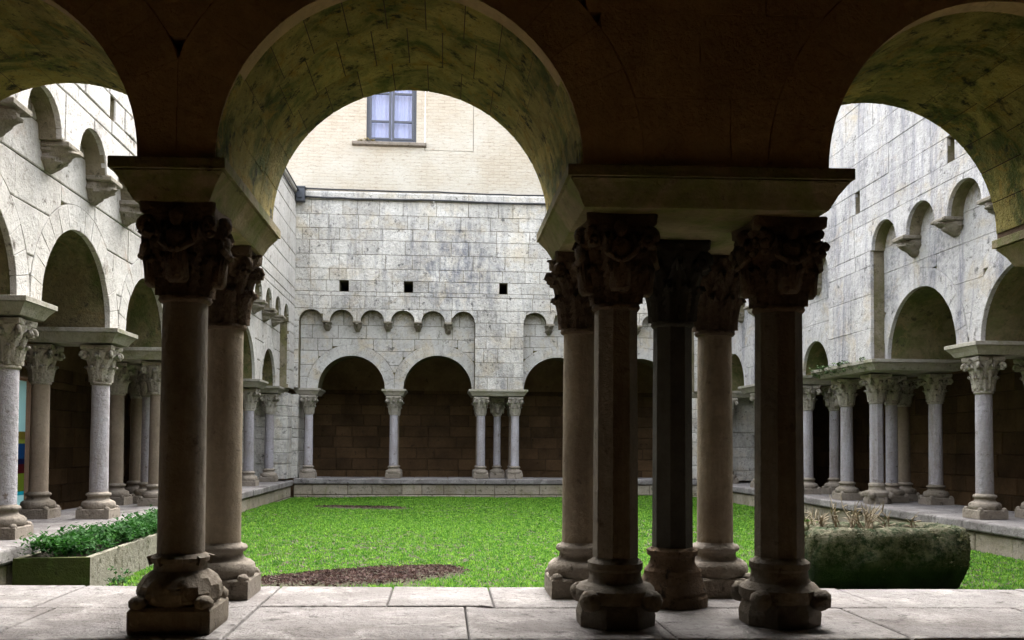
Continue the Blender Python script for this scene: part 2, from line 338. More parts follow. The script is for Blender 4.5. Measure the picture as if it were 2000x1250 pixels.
def ashlar(s0, s1, z0, z1, ch, bl, arches=(), rects=(), seed=1, gap=.006, flat_below=True):
    """coursed blocks clipped to arches (c,zs,R: open below zs) and rect holes (a,b,za,zb); returns polygons"""
    rr = random.Random(seed); out = []
    z = z0
    while z < z1-.05:
        h = ch*rr.uniform(.86, 1.16)
        if z+h > z1-.08: h = z1-z
        for e in sorted(q for R4 in rects for q in R4[2:]):
            if z+.09 < e < z+h+.07: h = e-z; break
        za, zb = z, z+h
        cuts = [s0]
        cs = [c for c, zs, R in arches if zb > zs-5 and za < zs+R]
        hard = sorted(set([s0, s1]+[c for c in cs if s0 < c < s1]+[e for (a, b_, p, q) in rects if p < zb and q > za for e in (a, b_) if s0 < e < s1]))
        js = []
        for i in range(len(hard)-1):
            a, b_ = hard[i], hard[i+1]; js.append(a); x = a+bl*rr.uniform(.3, 1.)
            while x < b_-bl*.35: js.append(x); x += bl*rr.uniform(.6, 1.45)
        js.append(s1)
        for a, b_ in zip(js[:-1], js[1:]):
            mid = (a+b_)/2
            if any(p-.01 < (za+zb)/2 < q+.01 and ra < mid < rb for ra, rb, p, q in rects): continue
            L = []; zl, zh = za+gap, zb-gap
            zq = set([zl, zh]+[zl+(zh-zl)*k/5 for k in range(1, 5)])
            for A in arches:
                if A[0]-A[2] < b_ and A[0]+A[2] > a:
                    for th in (0, 20, 38, 52, 64, 73, 80, 85, 88):
                        q = A[1]+A[2]*sin(radians(th))
                        if zl < q < zh: zq.add(q)
                    if zl < A[1]+A[2] < zh: zq.add(A[1]+A[2]+.0005)
            for zz in sorted(zq):
                lo, hi = a+gap, b_-gap
                for A in arches:
                    wdt = hw(A, zz)
                    if wdt <= 0: continue
                    if A[0] <= a+.004: lo = max(lo, A[0]+wdt+gap)
                    elif A[0] >= b_-.004: hi = min(hi, A[0]-wdt-gap)
                    else: lo, hi = 1, 0
                if hi-lo > .025: L.append((zz, lo, hi))
            if len(L) < 2 or L[-1][0]-L[0][0] < .04: continue
            if all(abs(q[1]-L[0][1]) < 1e-6 and abs(q[2]-L[0][2]) < 1e-6 for q in L): L = [L[0], L[-1]]
            jj = lambda: rr.uniform(-.003, .003)
            out.append([(hi+jj(), zz) for zz, lo, hi in L]+[(lo+jj(), zz) for zz, lo, hi in L[::-1]])
            out[-1] = out[-1][::1]
            p = out[-1]
            area = sum(p[i][0]*p[(i+1) % len(p)][1]-p[(i+1) % len(p)][0]*p[i][1] for i in range(len(p)))
            if area < 0: out[-1] = p[::-1]
        z = zb
    return out
def ring(c, zs, R, Ro, n, lim=(-1e9, 1e9), g=.005):
    out = []
    for i in range(n):
        a0 = pi*i/n+g/R; a1 = pi*(i+1)/n-g/R
        inn = [(c+R*cos(a), zs+R*sin(a)) for a in (a0, a0*.67+a1*.33, a0*.33+a1*.67, a1)]
        o_ = [(c+Ro*cos(a), zs+Ro*sin(a)) for a in (a1, a0*.33+a1*.67, a0*.67+a1*.33, a0)]
        P = [(min(max(x, lim[0]), lim[1]), y) for x, y in o_+inn]
        out.append(P[::-1] if True else P)
        p = out[-1]; area = sum(p[k][0]*p[(k+1) % 8][1]-p[(k+1) % 8][0]*p[k][1] for k in range(8)); q8 = 0
        if area < 0: out[-1] = p[::-1]
    return out
CAMP = Vector((0, 0, EYE))
def stones(W, polys, d0, d1, name, mat, parent, limit=290, jd=.006, bev=.012, hidden_name=None):
    """each block an object of its own (nearest first), the overflow one stuff part"""
    def key(p):
        q = Vector(W.fn(p[0][0], d0, p[0][1])); return (q-CAMP).length
    polys = sorted(polys, key=key); rest = MB()
    for i, p in enumerate(polys):
        dd = d0+rnd.uniform(-jd, jd)
        if i < limit:
            mb = MB(); prism(mb, W, p, dd, d1, bev); mb.build(name, mat, parent, flip=W.flip)
        else: prism(rest, W, p, dd, d1, bev)
    if rest.f: tag(rest.build(name+'_courses', mat, parent, flip=W.flip), kind='stuff')
def impost(W, s0, s1, d0, d1, mat, parent, zt=ZI, h=.17, ins=.085):
    mb = MB(); R_ = []
    prof = [(0.0, ins), (.05, ins-.006), (.35, ins*.62), (.58, ins*.28), (.66, .012), (.665, .02), (.70, .02), (.705, .0), (.98, .0), (1.0, .006)]
    for t_, i_ in prof:
        z = zt-h+h*t_
        R_.append([W.fn(s0+i_, d0+i_, z), W.fn(s1-i_, d0+i_, z), W.fn(s1-i_, d1-i_, z), W.fn(s0+i_, d1-i_, z)])
    mb.rings(R_)
    return mb.build('impost', mat, parent, flip=W.flip)
def corbel(W, s, z, dface, dep, parent, mat, wd=.16, h=.24):
    """bracket carved as a worn lump under the feet of two little arches"""
    mb = MB(); zz = z-h*.22
    mb.rings([[W.fn(s-wd/2+i_, dface, q), W.fn(s-wd/2+i_, dface-dep*1.12+i_, q), W.fn(s+wd/2-i_, dface-dep*1.12+i_, q), W.fn(s+wd/2-i_, dface, q)] for i_, q in ((.012, zz), (0, zz+.01), (0, z-.012), (.008, z-.002))])
    rr = random.Random(int(s*977)); n = 10; R_ = []
    for k in range(9):
        t_ = k/8; ww = wd*.5*(.92-.5*t_**2.2)*(1+.10*sin(t_*9+s)); dp = dep*(1.12-.95*t_**1.6)*(1+.10*sin(t_*11+s*3)); rg = []
        for q in range(n+1):
            a = pi*q/n; jt = 1+rr.uniform(-.13, .13); rg.append(W.fn(s-ww*cos(a)*jt, dface-dp*sin(a)*jt*(1 if 0 < q < n else 0), zz-.001-h*.80*t_))
        R_.append(rg)
    mb.rings(R_[::-1])
    o = mb.build('corbel', mat, parent, flip=W.flip); smooth_angle(o, 35); return o

# ------------------------------------------------------------------ ground and lawn
mb = MB(); mb.add([(-400, -400, -.02), (400, -400, -.02), (400, 400, -.02), (-400, 400, -.02)], [(0, 1, 2, 3)])
tag(mb.build('ground', plain('dry_ground', (.22, .18, .13), .95, noise=.3)), kind='structure')
mb = MB()
for i in range(-9, 12):
    for j in range(-2, 5): mb.box(i+.006, i+.994, j+.006, j+.994, -.01, .012+rnd.uniform(0, .004))
tag(mb.build('gallery_floor', M['brown']), kind='structure')
def bare(x, y):
    """the two worn patches of bare mulch: 0..1"""
    a = ((x+.72)*cos(.42)+(y-8.52)*sin(.42)); b_ = (-(x+.72)*sin(.42)+(y-8.52)*cos(.42))
    p = max(0, 1.15-((a/1.0)**2+(b_/.55)**2))
    q = max(0, 1.15-(((x+1.5)/.85)**2+((y-17.4)/.28)**2))
    wob = .16*sin(x*11+y*3)+.12*sin(x*23-y*17)+.10*sin(y*31+x*5)
    return max(0., min(1., 2.2*max(p, q)+wob*(1 if max(p, q) > 0 else 0)))
def gz(x, y): return .33+.018*sin(x*1.3+y*.7)+.014*sin(y*1.1-x*.6)
nx, ny = 60, 100; vs = []; fs = []
for j in range(ny+1):
    for i in range(nx+1):
        x = -3.42+(6.1+3.42)*i/nx; y = 5.05+(21.25-5.05)*j/ny
        vs.append((x, y, gz(x, y)+.03*bare(x, y)))
for j in range(ny):
    for i in range(nx): a = j*(nx+1)+i; fs.append((a, a+1, a+nx+2, a+nx+1))
mb = MB(); mb.add(vs, fs); tag(mb.build('lawn', M['lawn_soil'], smooth=True), kind='structure')
# grass blades
rs = np.random.RandomState(3)
NT = 82000
yy = 5.3+15.85*rs.rand(NT)**1.35; xx = -3.36+9.4*rs.rand(NT)
keep = np.array([rs.rand() > bare(x, y)*1.0 for x, y in zip(xx, yy)]) & ((xx > -5+.57*0) )
xx, yy = xx[keep], yy[keep]; NT = len(xx)
NB = 6
bx = np.repeat(xx, NB)+rs.randn(NT*NB)*.022; by = np.repeat(yy, NB)+rs.randn(NT*NB)*.022
patchy = .9+.12*(np.sin(bx*2.1+np.sin(by*1.7)*2)*.5+.5)+.08*(np.sin(bx*9+2*np.sin(by*7))*np.sin(by*8+bx*3) > .3)
hh = (.008+.022*rs.rand(NT*NB))*patchy; aa = rs.rand(NT*NB)*2*pi; ln = .6*hh+rs.rand(NT*NB)*.014; wd = .0060+.0012*(by-5)/3
bz = .33+.018*np.sin(bx*1.3+by*.7)+.014*np.sin(by*1.1-bx*.6)
K = NT*NB; V = np.zeros((K, 3, 3))
V[:, 0] = np.stack([bx-np.sin(aa)*wd, by+np.cos(aa)*wd, bz-.004], 1); V[:, 1] = np.stack([bx+np.sin(aa)*wd, by-np.cos(aa)*wd, bz-.004], 1)
V[:, 2] = np.stack([bx+np.cos(aa)*ln, by+np.sin(aa)*ln, bz+hh], 1)
def tri_mesh(name, V, mat):
    k = len(V); me = bpy.data.meshes.new(name); me.vertices.add(k*3); me.vertices.foreach_set('co', V.reshape(-1).astype(np.float32))
    me.loops.add(k*3); me.loops.foreach_set('vertex_index', np.arange(k*3, dtype=np.int32)); me.polygons.add(k)
    me.polygons.foreach_set('loop_start', np.arange(0, k*3, 3, dtype=np.int32)); me.materials.append(mat); me.update(calc_edges=True)
    return me
go = bpy.data.objects.new('grass', tri_mesh('grass', V, M['grass'])); COL.objects.link(go)
tag(go, 'short bright green grass covering the courtyard lawn', 'grass', kind='stuff')

T = []; rsm = np.random.RandomState(17)
while len(T) < 9000:
    x, y = (rsm.uniform(-2.0, .7), rsm.uniform(7.6, 9.6)) if rsm.rand() < .85 else (rsm.uniform(-2.5, -.5), rsm.uniform(17., 17.8))
    if rsm.rand() > bare(x, y): continue
    s_ = rsm.uniform(.008, .02); c_ = Vector((x, y, gz(x, y)+.03*bare(x, y)+rsm.uniform(.0, .016)))
    u_ = Vector(rsm.randn(3)); u_.z *= .5; u_.normalize(); v_ = u_.cross(Vector(rsm.randn(3))).normalized()
    T.append([c_+u_*s_, c_-u_*s_+v_*s_*.5, c_-v_*s_*.6])
mo = bpy.data.objects.new('mulch', tri_mesh('mulch', np.array([[tuple(v) for v in t3] for t3 in T]), leafmat('bark_mulch', (.05, .028, .025), (.16, .10, .085), 9))); COL.objects.link(mo)
tag(mo, 'dark purplish brown bark mulch showing in the bare patches of the lawn', 'mulch', kind='stuff')

# ------------------------------------------------------------------ arcade walls
FACE = .012
def round_ops(ops): return [((a+b_)/2, ZI, (b_-a)/2) for a, b_ in ops]
# --- near wing (seen from inside the dark gallery)
near = tag(empty('arcade_wall', (1, 4, 0)), 'dark brown arcade wall with three big round arches nearest the viewer', 'wall', 'arcade walls round the cloister')
near.location = (0, 0, 0)
NOPS = [(-2.93, -1.327), (-.995, .605), (1.70, 3.26), (3.72, 5.30)]
mb = MB()
extrude(mb, NEAR, scallop(-8, 10.5, ZI, [(a+.004, b_-.004, ZI+.028) for a, b_ in NOPS], 6.2, 48), [], .11, 1.299)
mb.build('wall_core', M['mortar_brown'], near)
arcs = round_ops(NOPS)
vs_f = []; 
for k, (c, zs, R) in enumerate(arcs[:3]):
    lo = (arcs[k-1][0]+arcs[k-1][2]+c-R)/2+.001 if k else -9; hi = (arcs[k+1][0]-arcs[k+1][2]+c+R)/2-.001
    for p in ring(c, zs, R, R+.27, 15, (lo, hi), g=.0004):
        mb = MB(); prism(mb, NEAR, p, rnd.uniform(-.0008, .0008), .10, .0018); mb.build('voussoir', M['brown'], near)
    for p in ring(c, zs+.012, R-.006, R+.10, 15, g=.001):
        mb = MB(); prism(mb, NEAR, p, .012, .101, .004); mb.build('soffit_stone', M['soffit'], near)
    ds = [.103, .50, .92, 1.30]
    for q in range(3):
        n = (13, 14, 13)[q]
        for p in ring(c, zs+.030, R-.010+rnd.uniform(-.002, .002), R+.12, n, g=.0028):
            mb = MB(); e = rnd.uniform(0, .004); prism(mb, NEAR, [(x, y) for x, y in p], ds[q]+e, ds[q+1]-.006, .006); mb.build('soffit_stone', M['soffit'], near)
for c, zs, R in arcs[3:]:
    for p in ring(c, zs, R, R+.25, 13): mb = MB(); prism(mb, NEAR, p, 0, 1.3, .01); mb.build('voussoir', M['brown'], near)
stones(NEAR, ashlar(-4.2, 6.4, ZI, 5.2, .33, .62, [(c, zs, R+.272) for c, zs, R in arcs], seed=4, gap=.0006), 0.0, .13, 'ashlar_block', M['brown'], near, jd=.0008, bev=.002)
near_imp = empty('impost_holder'); bpy.data.objects.remove(near_imp)
IMP_N = [(-3.6, -2.83), (-1.442, -.945), (.535, 1.805), (3.245, 3.82), (5.2, 6.3)]
for a, b_ in IMP_N: impost(NEAR, a, b_, -.03, 1.335, M['impost'], near)

# --- courtyard wings: recessed panels under little blind arches on corbels
def wing(W, ops, panels, pitch_list, rblind, s0, s1, ztop, thick, imposts, mat, parent, ch, bl, seed, holes=(), gap=.004, bev=.008, rec=.23, zbs=4.36, vou=15, corb_h=.25, ring_w=.24):
    arcs = round_ops(ops)
    # core, its face just behind the recessed stones
    mb = MB()
    hol = []
    for (a, b_, p, q) in holes: hol.append([(a, p), (b_, p), (b_, q), (a, q)])
    extrude(mb, W, scallop(s0, s1, ZI, [(a-.012, b_+.012, ZI) for a, b_ in ops], ztop, 18), [[(a, p), (b_, p), (b_, q), (a, q)] for (a, b_, p, q) in holes], rec+.03, thick)
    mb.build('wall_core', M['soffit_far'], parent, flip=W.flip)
    # proud layer core
    pops = []
    for (a, b_), cs in zip(panels, pitch_list):
        P = cs
        pops.append((a, b_, P))
    out = [(s0, ztop), (s0, ZI)]
    for a, b_, cs in pops:
        out += [(a-.008, ZI), (a-.008, zbs)]
        for c in cs:
            for i in range(11):
                th = pi-pi*i/10; out.append((c+(rblind+.008)*cos(th), zbs+(rblind+.008)*sin(th)))
        out += [(b_+.008, zbs), (b_+.008, ZI)]
    out += [(s1, ZI), (s1, ztop)]
    # drop repeated points where an arch starts exactly at the panel edge
    o2 = [out[0]]
    for p in out[1:]:
        if abs(p[0]-o2[-1][0])+abs(p[1]-o2[-1][1]) > .003: o2.append(p)
    mb = MB(); extrude(mb, W, o2, hol, .016, rec+.028); mb.build('band_core', M['jamb'], parent, flip=W.flip)
    # putlog holes: dark back of each hole
    # voussoirs
    vst = []
    for k, (c, zs, R) in enumerate(arcs):
        lo = (arcs[k-1][0]+arcs[k-1][2]+c-R)/2+.004 if k else -99; hi = (arcs[k+1][0]-arcs[k+1][2]+c+R)/2-.004 if k < len(arcs)-1 else 99
        lo = max(lo, c-R-ring_w); hi = min(hi, c+R+ring_w)
        for (a, b_) in panels:
            if a-.3 < c < b_+.3: lo = max(lo, a+.004); hi = min(hi, b_-.004)
        vst += ring(c, zs, R, R+ring_w, vou, (lo, hi), g=gap*.35)
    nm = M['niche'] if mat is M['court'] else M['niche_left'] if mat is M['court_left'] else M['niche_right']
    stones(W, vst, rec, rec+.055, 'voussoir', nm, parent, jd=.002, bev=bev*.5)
    # recessed stones below the band
    al = []
    for i, (a, b_) in enumerate(panels):
        al += ashlar(a, b_, ZI, zbs+rblind, ch, bl, [(c, zs, R+ring_w+.003) for c, zs, R in arcs if a-.4 < c < b_+.4], seed=seed+i, gap=gap)
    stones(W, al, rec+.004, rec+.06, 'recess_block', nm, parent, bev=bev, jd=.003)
    # proud stones
    blind = [(c, zbs, rblind) for cs in pitch_list for c in cs]
    al = ashlar(s0, s1, zbs, ztop, ch, bl, blind, holes, seed=seed+9, gap=gap)
    edges = [s0]+[e for pq in panels for e in pq]+[s1]
    for i in range(0, len(edges), 2):
        if edges[i+1]-edges[i] > .08: al += ashlar(edges[i], edges[i+1], ZI, zbs, ch, bl*.8, seed=seed+20+i, gap=gap)
    stones(W, al, 0, .05, 'ashlar_block', mat, parent, limit=295, bev=bev, jd=.004)
    for (a, b_), cs in zip(panels, pitch_list):
        pts = [(cs[i]+cs[i+1])/2 for i in range(len(cs)-1)]
        if cs[0]-rblind-a > .04: pts.append((cs[0]-rblind+a)/2)
        for s_ in pts: corbel(W, s_, zbs, rec, rec+.02, parent, M['corbel'], wd=max(.13, (cs[1]-cs[0])-2*rblind+.03) if len(cs) > 1 else .2, h=corb_h*rnd.uniform(.7, 1.1))
    for a, b_ in imposts: impost(W, a, b_, rec-.11 if any(p_ < (a+b_)/2 < q_ for p_, q_ in panels) else -.06, thick+.05, M['impost_court'], parent, h=.15)
    return arcs
left = tag(empty('arcade_wall'), 'white limestone arcade wall with blind arches on the left side of the courtyard', 'wall', 'arcade walls round the cloister')
LOPS = [(6.4, 8.04), (8.52, 10.23), (10.72, 12.25), (14.0, 15.6), (16.1, 17.94), (18.64, 20.1)]
wing(LEFT, LOPS, [(5.6, 12.31), (13.75, 20.6)], [[6.02, 7.0, 8.04, 9.13, 10.14, 11.05, 11.93], [14.14+1.01*i for i in range(7)]], .34, 5.3, 21.3, 7.25, 1.1,
     [(5.4, 6.48), (7.96, 8.60), (10.14, 10.81), (12.15, 14.08), (15.52, 16.18), (17.86, 18.72), (19.98, 21.2)], M['court_left'], left, .40, .85, 11,
     holes=[(9.54, 9.68, 4.83, 5.07)], gap=.006, bev=.009, zbs=4.22, rec=.20)
right = tag(empty('arcade_wall'), 'grey streaked arcade wall with blind arches on the right side of the courtyard', 'wall', 'arcade walls round the cloister')
ROPS = [(6.0, 7.6), (8.57, 10.2), (10.71, 12.45), (14.43, 15.5), (16.0, 17.55), (18.6, 20.1)]
wing(RIGHT, ROPS, [(5.75, 12.53), (13.95, 20.8)], [[6.26, 7.24, 8.22, 9.2, 10.18, 11.17, 12.14], [14.33+.98*i for i in range(7)]], .35, 5.3, 21.3, 9.4, 1.3,
     [(5.4, 6.08), (7.52, 8.65), (10.12, 10.79), (12.37, 14.51), (15.42, 16.08), (17.47, 18.68), (20.02, 21.2)], M['court_right'], right, .42, .95, 31,
     holes=[(10.36, 10.53, 4.94, 5.28), (12.84, 13.0, 4.93, 5.25)], zbs=4.30, gap=.002, bev=.005, rec=.20)
far = tag(empty('arcade_wall'), 'pale stained ashlar arcade wall closing the far end of the lawn', 'wall', 'arcade walls round the cloister')
FOPS = [(-2.90, -1.36), (-.93, .663), (1.887, 3.46), (3.88, 5.45)]
FPAN = [(-3.31, .722), (1.852, 5.9)]
FC = [[-3.04+.698*i for i in range(6)], [2.12+.698*i for i in range(6)]]
wing(FAR, FOPS, FPAN, FC, .265, -3.5, 6.15, 7.1, 1.1, [(-3.45, -2.83), (-1.43, -.86), (.585, 1.96), (3.38, 3.96), (5.37, 6.1)], M['court'], far, .30, .55, 51,
     holes=[(-2.40, -2.19, 4.98, 5.24), (-.93, -.72, 4.98, 5.24), (1.28, 1.47, 4.98, 5.24)], zbs=4.30, rec=.28, vou=13, corb_h=.26, ring_w=.26, gap=.0045, bev=.006)
# coping string above the far wall, with cables clipped along it
mb = MB()
for i in range(12):
    a = -3.5+i*.81; mb = MB(); x0, x1 = a+.004, min(a+.806, 6.15); mb.rings([[FAR.fn(x0, q, z), FAR.fn(x1, q, z), FAR.fn(x1, .5, z), FAR.fn(x0, .5, z)] for q, z in ((-.02, 7.104), (-.05, 7.13), (-.06, 7.25), (-.03, 7.29))])
    mb.build('coping_stone', M['court'], far)
for i in range(16):
    mb = MB(); y0, y1 = 5.32+i, 6.31+i; mb.rings([[(-3.4-q, y0, z), (-3.4-q, y1, z), (-4.3, y1, z), (-4.3, y0, z)] for q, z in ((-.02, 7.254), (-.04, 7.27), (-.04, 7.34), (-.01, 7.36))])
    if y1 < 21.4: mb.build('coping_stone', M['court_left'], left)

# ------------------------------------------------------------------ cream upper building with the window
up = tag(empty('upper_wall', (0, 0, 0)), 'cream rubble stone building rising above the far arcade, with a window', 'building')
WX0, WX1, WZ0, WZ1 = -1.832, -.677, 8.49, 10.35
mb = MB(); extrude(mb, FAR, [(-9, 7.3), (11, 7.3), (11, 12.8), (-9, 12.8)], [[(WX0, WZ0), (WX1, WZ0), (WX1, WZ1), (WX0, WZ1)],
           [(-.49, 8.32), (.655, 8.32), (.655, 9.95), (-.49, 9.95)]], .02, .45)
mb.build('wall', M['cream'], up)
mb = MB(); extrude(mb, FAR, [(-.478, 8.332), (.643, 8.332), (.643, 9.938), (-.478, 9.938)], [], .028, .4); mb.build('blocked_opening', M['cream'], up)
mb = MB(); mb.rings([[FAR.fn(-2.15, q, z), FAR.fn(-.44, q, z), FAR.fn(-.44, .3, z), FAR.fn(-2.15, .3, z)] for q, z in ((-.02, 8.38), (-.075, 8.40), (-.075, 8.455), (-.05, 8.475))]); mb.build('window_sill', M['base'], up)
fr = MB()
for x0, x1, z0, z1 in ((WX0+.002, WX0+.06, WZ0, WZ1), (WX1-.06, WX1-.002, WZ0, WZ1), (WX0+.06, WX1-.06, WZ0+.0, WZ0+.07), (WX0+.06, WX1-.06, WZ1-.07, WZ1)):
    a = FAR.fn(x0, .10, z0); b_ = FAR.fn(x1, .16, z1); fr.box(a[0], b_[0], a[1], b_[1], a[2], b_[2])
wf = fr.build('window_frame', M['iron'], up)
mid = (WX0+WX1)/2
for sx0, sx1 in ((WX0+.062, mid-.012), (mid+.012, WX1-.062)):
    sb = MB(); y0, y1 = FAR.fn(0, .085, 0)[1], FAR.fn(0, .135, 0)[1]; zA, zB = WZ0+.075+.05, WZ1-.02
    sb.box(sx0, sx0+.05, y0, y1, zA, zB); sb.box(sx1-.05, sx1, y0, y1, zA, zB)
    for zz in (zA, 9.02, 9.68): sb.box(sx0+.052, sx1-.052, y0+.004, y1-.004, zz, zz+.045)
    so_ = sb.build('casement', M['iron'], wf)
    mb = MB(); mb.box(sx0+.03, sx1-.03, y0+.02, y0+.026, zA+.01, zB-.01); mb.build('pane', M['glass'], wf)
mb = MB(); N = 60; R_ = []
vs = []; fs = []
for i in range(N+1):
    x = WX0+.02+(WX1-WX0-.04)*i/N; y = FAR.fn(0, .24, 0)[1]+.012*sin(i*1.1); vs += [(x, y, WZ0+.05), (x, y, WZ1+.05)]
for i in range(N): fs.append((2*i, 2*i+2, 2*i+3, 2*i+1))
mb.add(vs, fs); mb.build('curtain', M['curtain'], up, smooth=True)
# cables and junction box
def cable(pts, r, label):
    mb = MB(); mb.tube(pts, r, 6); tag(mb.build('cable', M['cable'], smooth=True), label, 'cable', 'cables clipped along the string course')
def wavy(x0, x1, z, dip, y): 
    return [(x0+(x1-x0)*i/30, y, z-dip*abs(sin(i*pi/10))+rnd.uniform(-.006, .006)-.0012*i) for i in range(31)]
cable(wavy(-3.3, 6.0, 7.395, .015, 21.275), .018, 'upper thin black cable running along the top of the far string course')
cable(wavy(-3.3, 6.0, 7.19, .02, 21.225), .022, 'lower thicker black cable running along the far string course')
cable([(-3.33+.0*i, 21.2-i*.55, 7.30+.004*sin(i)) for i in range(20)], .018, 'upper black cable on the coping of the left wall')
cable([(-3.375, 21.2-i*.55, 7.16+.004*sin(i*2)) for i in range(20)], .016, 'lower black cable just under the left wall coping')
bxx = MB(); bxx.box(-3.38, -3.19, 21.08, 21.27, 7.06, 7.36); bxx.box(-3.395, -3.17, 21.06, 21.29, 7.362, 7.385); bxx.box(-3.32, -3.25, 21.04, 21.078, 7.12, 7.2)
tag(bxx.build('junction_box', M['grey_box']), 'small dark junction box in the far left corner where the cables meet', 'junction box')

# ------------------------------------------------------------------ ledges
def ledge(W, s0, s1, d0, d1, label, seed, sl=.95, mat_face=None):
    root = tag(empty('low_wall'), label, 'wall', 'low walls carrying the columns')
    rr = random.Random(seed)
    mb = MB(); mb.rings([[W.fn(s0, q, z), W.fn(s1, q, z), W.fn(s1, d1-.04, z), W.fn(s0, d1-.04, z)] for q, z in ((d0+.07, .0), (d0+.07, .575))]); mb.build('wall_core', M['mortar_brown'], root, flip=W.flip)
    x = s0
    while x < s1-.2:
        x2 = min(s1, x+sl*rr.uniform(.7, 1.35)); x2 = s1 if s1-x2 < .3 else x2
        mb = MB(); zt = LEDGE+rr.uniform(-.004, .004); e0 = rr.uniform(-.008, .008)
        mb.rings([[W.fn(x+.004+i_, d0+i_+e0, z), W.fn(x2-.004-i_, d0+i_+e0, z), W.fn(x2-.004-i_, d1-i_, z), W.fn(x+.004+i_, d1-i_, z)] for i_, z in ((.012, .582), (.0, .60), (.0, zt-.02), (.006, zt-.006), (.02, zt))])
        mb.build('coping_slab', M['slab'], root, flip=W.flip); x = x2
    z = .10
    for h in (.235, .235):
        x = s0-rr.uniform(0, .3)
        while x < s1:
            x2 = x+rr.uniform(.35, .85)
            a, b_ = max(x, s0)+.005, min(x2, s1)-.005
            if b_-a > .05:
                mb = MB(); prism(mb, W, [(a, z+.005), (b_, z+.005), (b_, z+h-.005), (a, z+h-.005)], d0+.045+rr.uniform(-.008, .008), d0+.1, .014); mb.build('facing_stone', mat_face or M['ledge'], root, flip=W.flip)
            x = x2
        z += h
    return root
ledge(LEFT_LOW, 5.75, 21.15, -.14, 1.15, 'pale low wall along the left side of the lawn carrying its columns', 3)
ledge(RIGHT_LOW, 5.3, 21.15, -.14, 1.3, 'low wall along the right side of the lawn beyond the mossy trough', 5)
FLW = Wing(lambda s, d, z: (s, 21.3+d, z+.04), False)
ledge(FLW, -3.36, 6.01, -.15, 1.25, 'low wall across the far end of the lawn under the far arcade', 8, .8)
# near ledge: two rows of worn slabs
nl = tag(empty('low_wall'), 'broad worn stone ledge in the foreground carrying the nearest columns', 'wall', 'low walls carrying the columns')
def nb(x): return 5.40-.07*x if x < 0 else 5.40-.06*x
def nf(x): return 3.985-.0374*x
mb = MB(); mb.rings([[(-3.5, nf(-3.5)+.05, z), (6.1, nf(6.1)+.05, z), (6.1, nb(6.1)-.06, z), (-3.5, nb(-3.5)-.06, z)] for z in (0., .572)]); mb.build('wall_core', M['mortar_brown'], nl)
JF = [-3.5, -2.75, -1.93, -.93, .12, 1.02, 2.05, 2.95, 4.0, 5.1, 6.1]; JB = [-3.5, -2.9, -2.05, -.93, -.28, .27, 1.33, 2.3, 3.35, 4.4, 6.1]
ym = lambda x: 4.73-.04*x+(.05 if -1 < x < .2 else 0)
for row, J in enumerate((JF, JB)):
    for a, b_ in zip(J[:-1], J[1:]):
        zt = LEDGE+rnd.uniform(-.004, .002)-(0 if row == 0 else -.004); mb = MB(); R_ = []
        a2, b2 = a+.0022, b_-.0022; nseg = 8; ph = rnd.uniform(0, 6)
        for i_, z in ((.006, .575), (.001, .60), (.0, zt-.02), (.004, zt-.004), (.012, zt)):
            rg = []
            for k in range(nseg+1):
                x = a2+i_+(b2-a2-2*i_)*k/nseg; y = (nf(x)+.012*sin(5*x+ph)+.007*sin(17*x+ph) if row == 0 else ym(x)+.002)+i_; rg.append((x, y, z))
            for k in range(nseg, -1, -1):
                x = a2+i_+(b2-a2-2*i_)*k/nseg; y = (ym(x)-.002 if row == 0 else nb(x)+.012*sin(4*x+ph))-i_; rg.append((x, y, z))
            R_.append(rg)
        mb.rings(R_); mb.build('paving_slab', M['slab'], nl)
x = -3.5
while x < 6.0:
    x2 = x+rnd.uniform(.4, .8)
    for z0, z1 in ((.02, .29), (.29, .57)):
        mb = MB(); prism(mb, Wing(lambda s, d, z: (s, nf(s)+d, z), False), [(x+.005, z0+.005), (min(x2, 6.05)-.005, z0+.005), (min(x2, 6.05)-.005, z1-.005), (x+.005, z1-.005)], .03, .09, .015); mb.build('facing_stone', M['brown'], nl)
    x = x2

# ------------------------------------------------------------------ columns
HC = 1.89    # ledge top to capital top
def bell_r(t_, rn, rt): return rn+(rt-rn)*(t_**1.8)
def leaf_mesh(name, rn, rt, h, z0, L, W_, out, mat, lobes=3):
    """an acanthus leaf hugging the bell, its tip curling out; faces +X"""
    nu, nt_ = 6, 11; F_ = []; B_ = []
    for k in range(nt_+1):
        t_ = k/nt_; tz = z0+L*min(1, t_*1.12)-(L*.16 if t_ > .95 else 0)-(L*.03 if .8 < t_ <= .95 else 0)
        r = bell_r(min(1, max(0, (z0+L*t_)/h)), rn, rt)+.014+out*(t_**2.6)
        wv = W_*(.62+.55*sin(pi*min(1, t_*.9+.1)))*(1+(.26 if k % 2 else -.20)*(t_ > .15))*(1 if t_ < .93 else .45)
        for u in range(nu+1):
            q = (u/nu-.5)*2; rib = .013*(1-abs(q))-.020*q*q+(.009 if u % 2 else -.004)
            F_.append((r+rib, q*wv/2, tz-.02*abs(q)*L/.2*(k % 2))); B_.append((r+rib-.016, q*wv/2*.96, tz-.004-.02*abs(q)*L/.2*(k % 2)))
    n = nu+1; vs = F_+B_; fs = []; o = len(F_)
    for k in range(nt_):
        for u in range(nu):
            a = k*n+u; fs.append((a, a+1, a+n+1, a+n)); fs.append((o+a, o+a+n, o+a+n+1, o+a+1))
        fs.append((k*n, (k+1)*n, o+(k+1)*n, o+k*n)); a = k*n+nu; fs.append((a, o+a, o+a+n, a+n))
    a = nt_*n
    for u in range(nu): fs.append((a+u, a+u+1, o+a+u+1, o+a+u))
    mb = MB(); mb.add(vs, fs); return mb.mesh(name, mat, True)
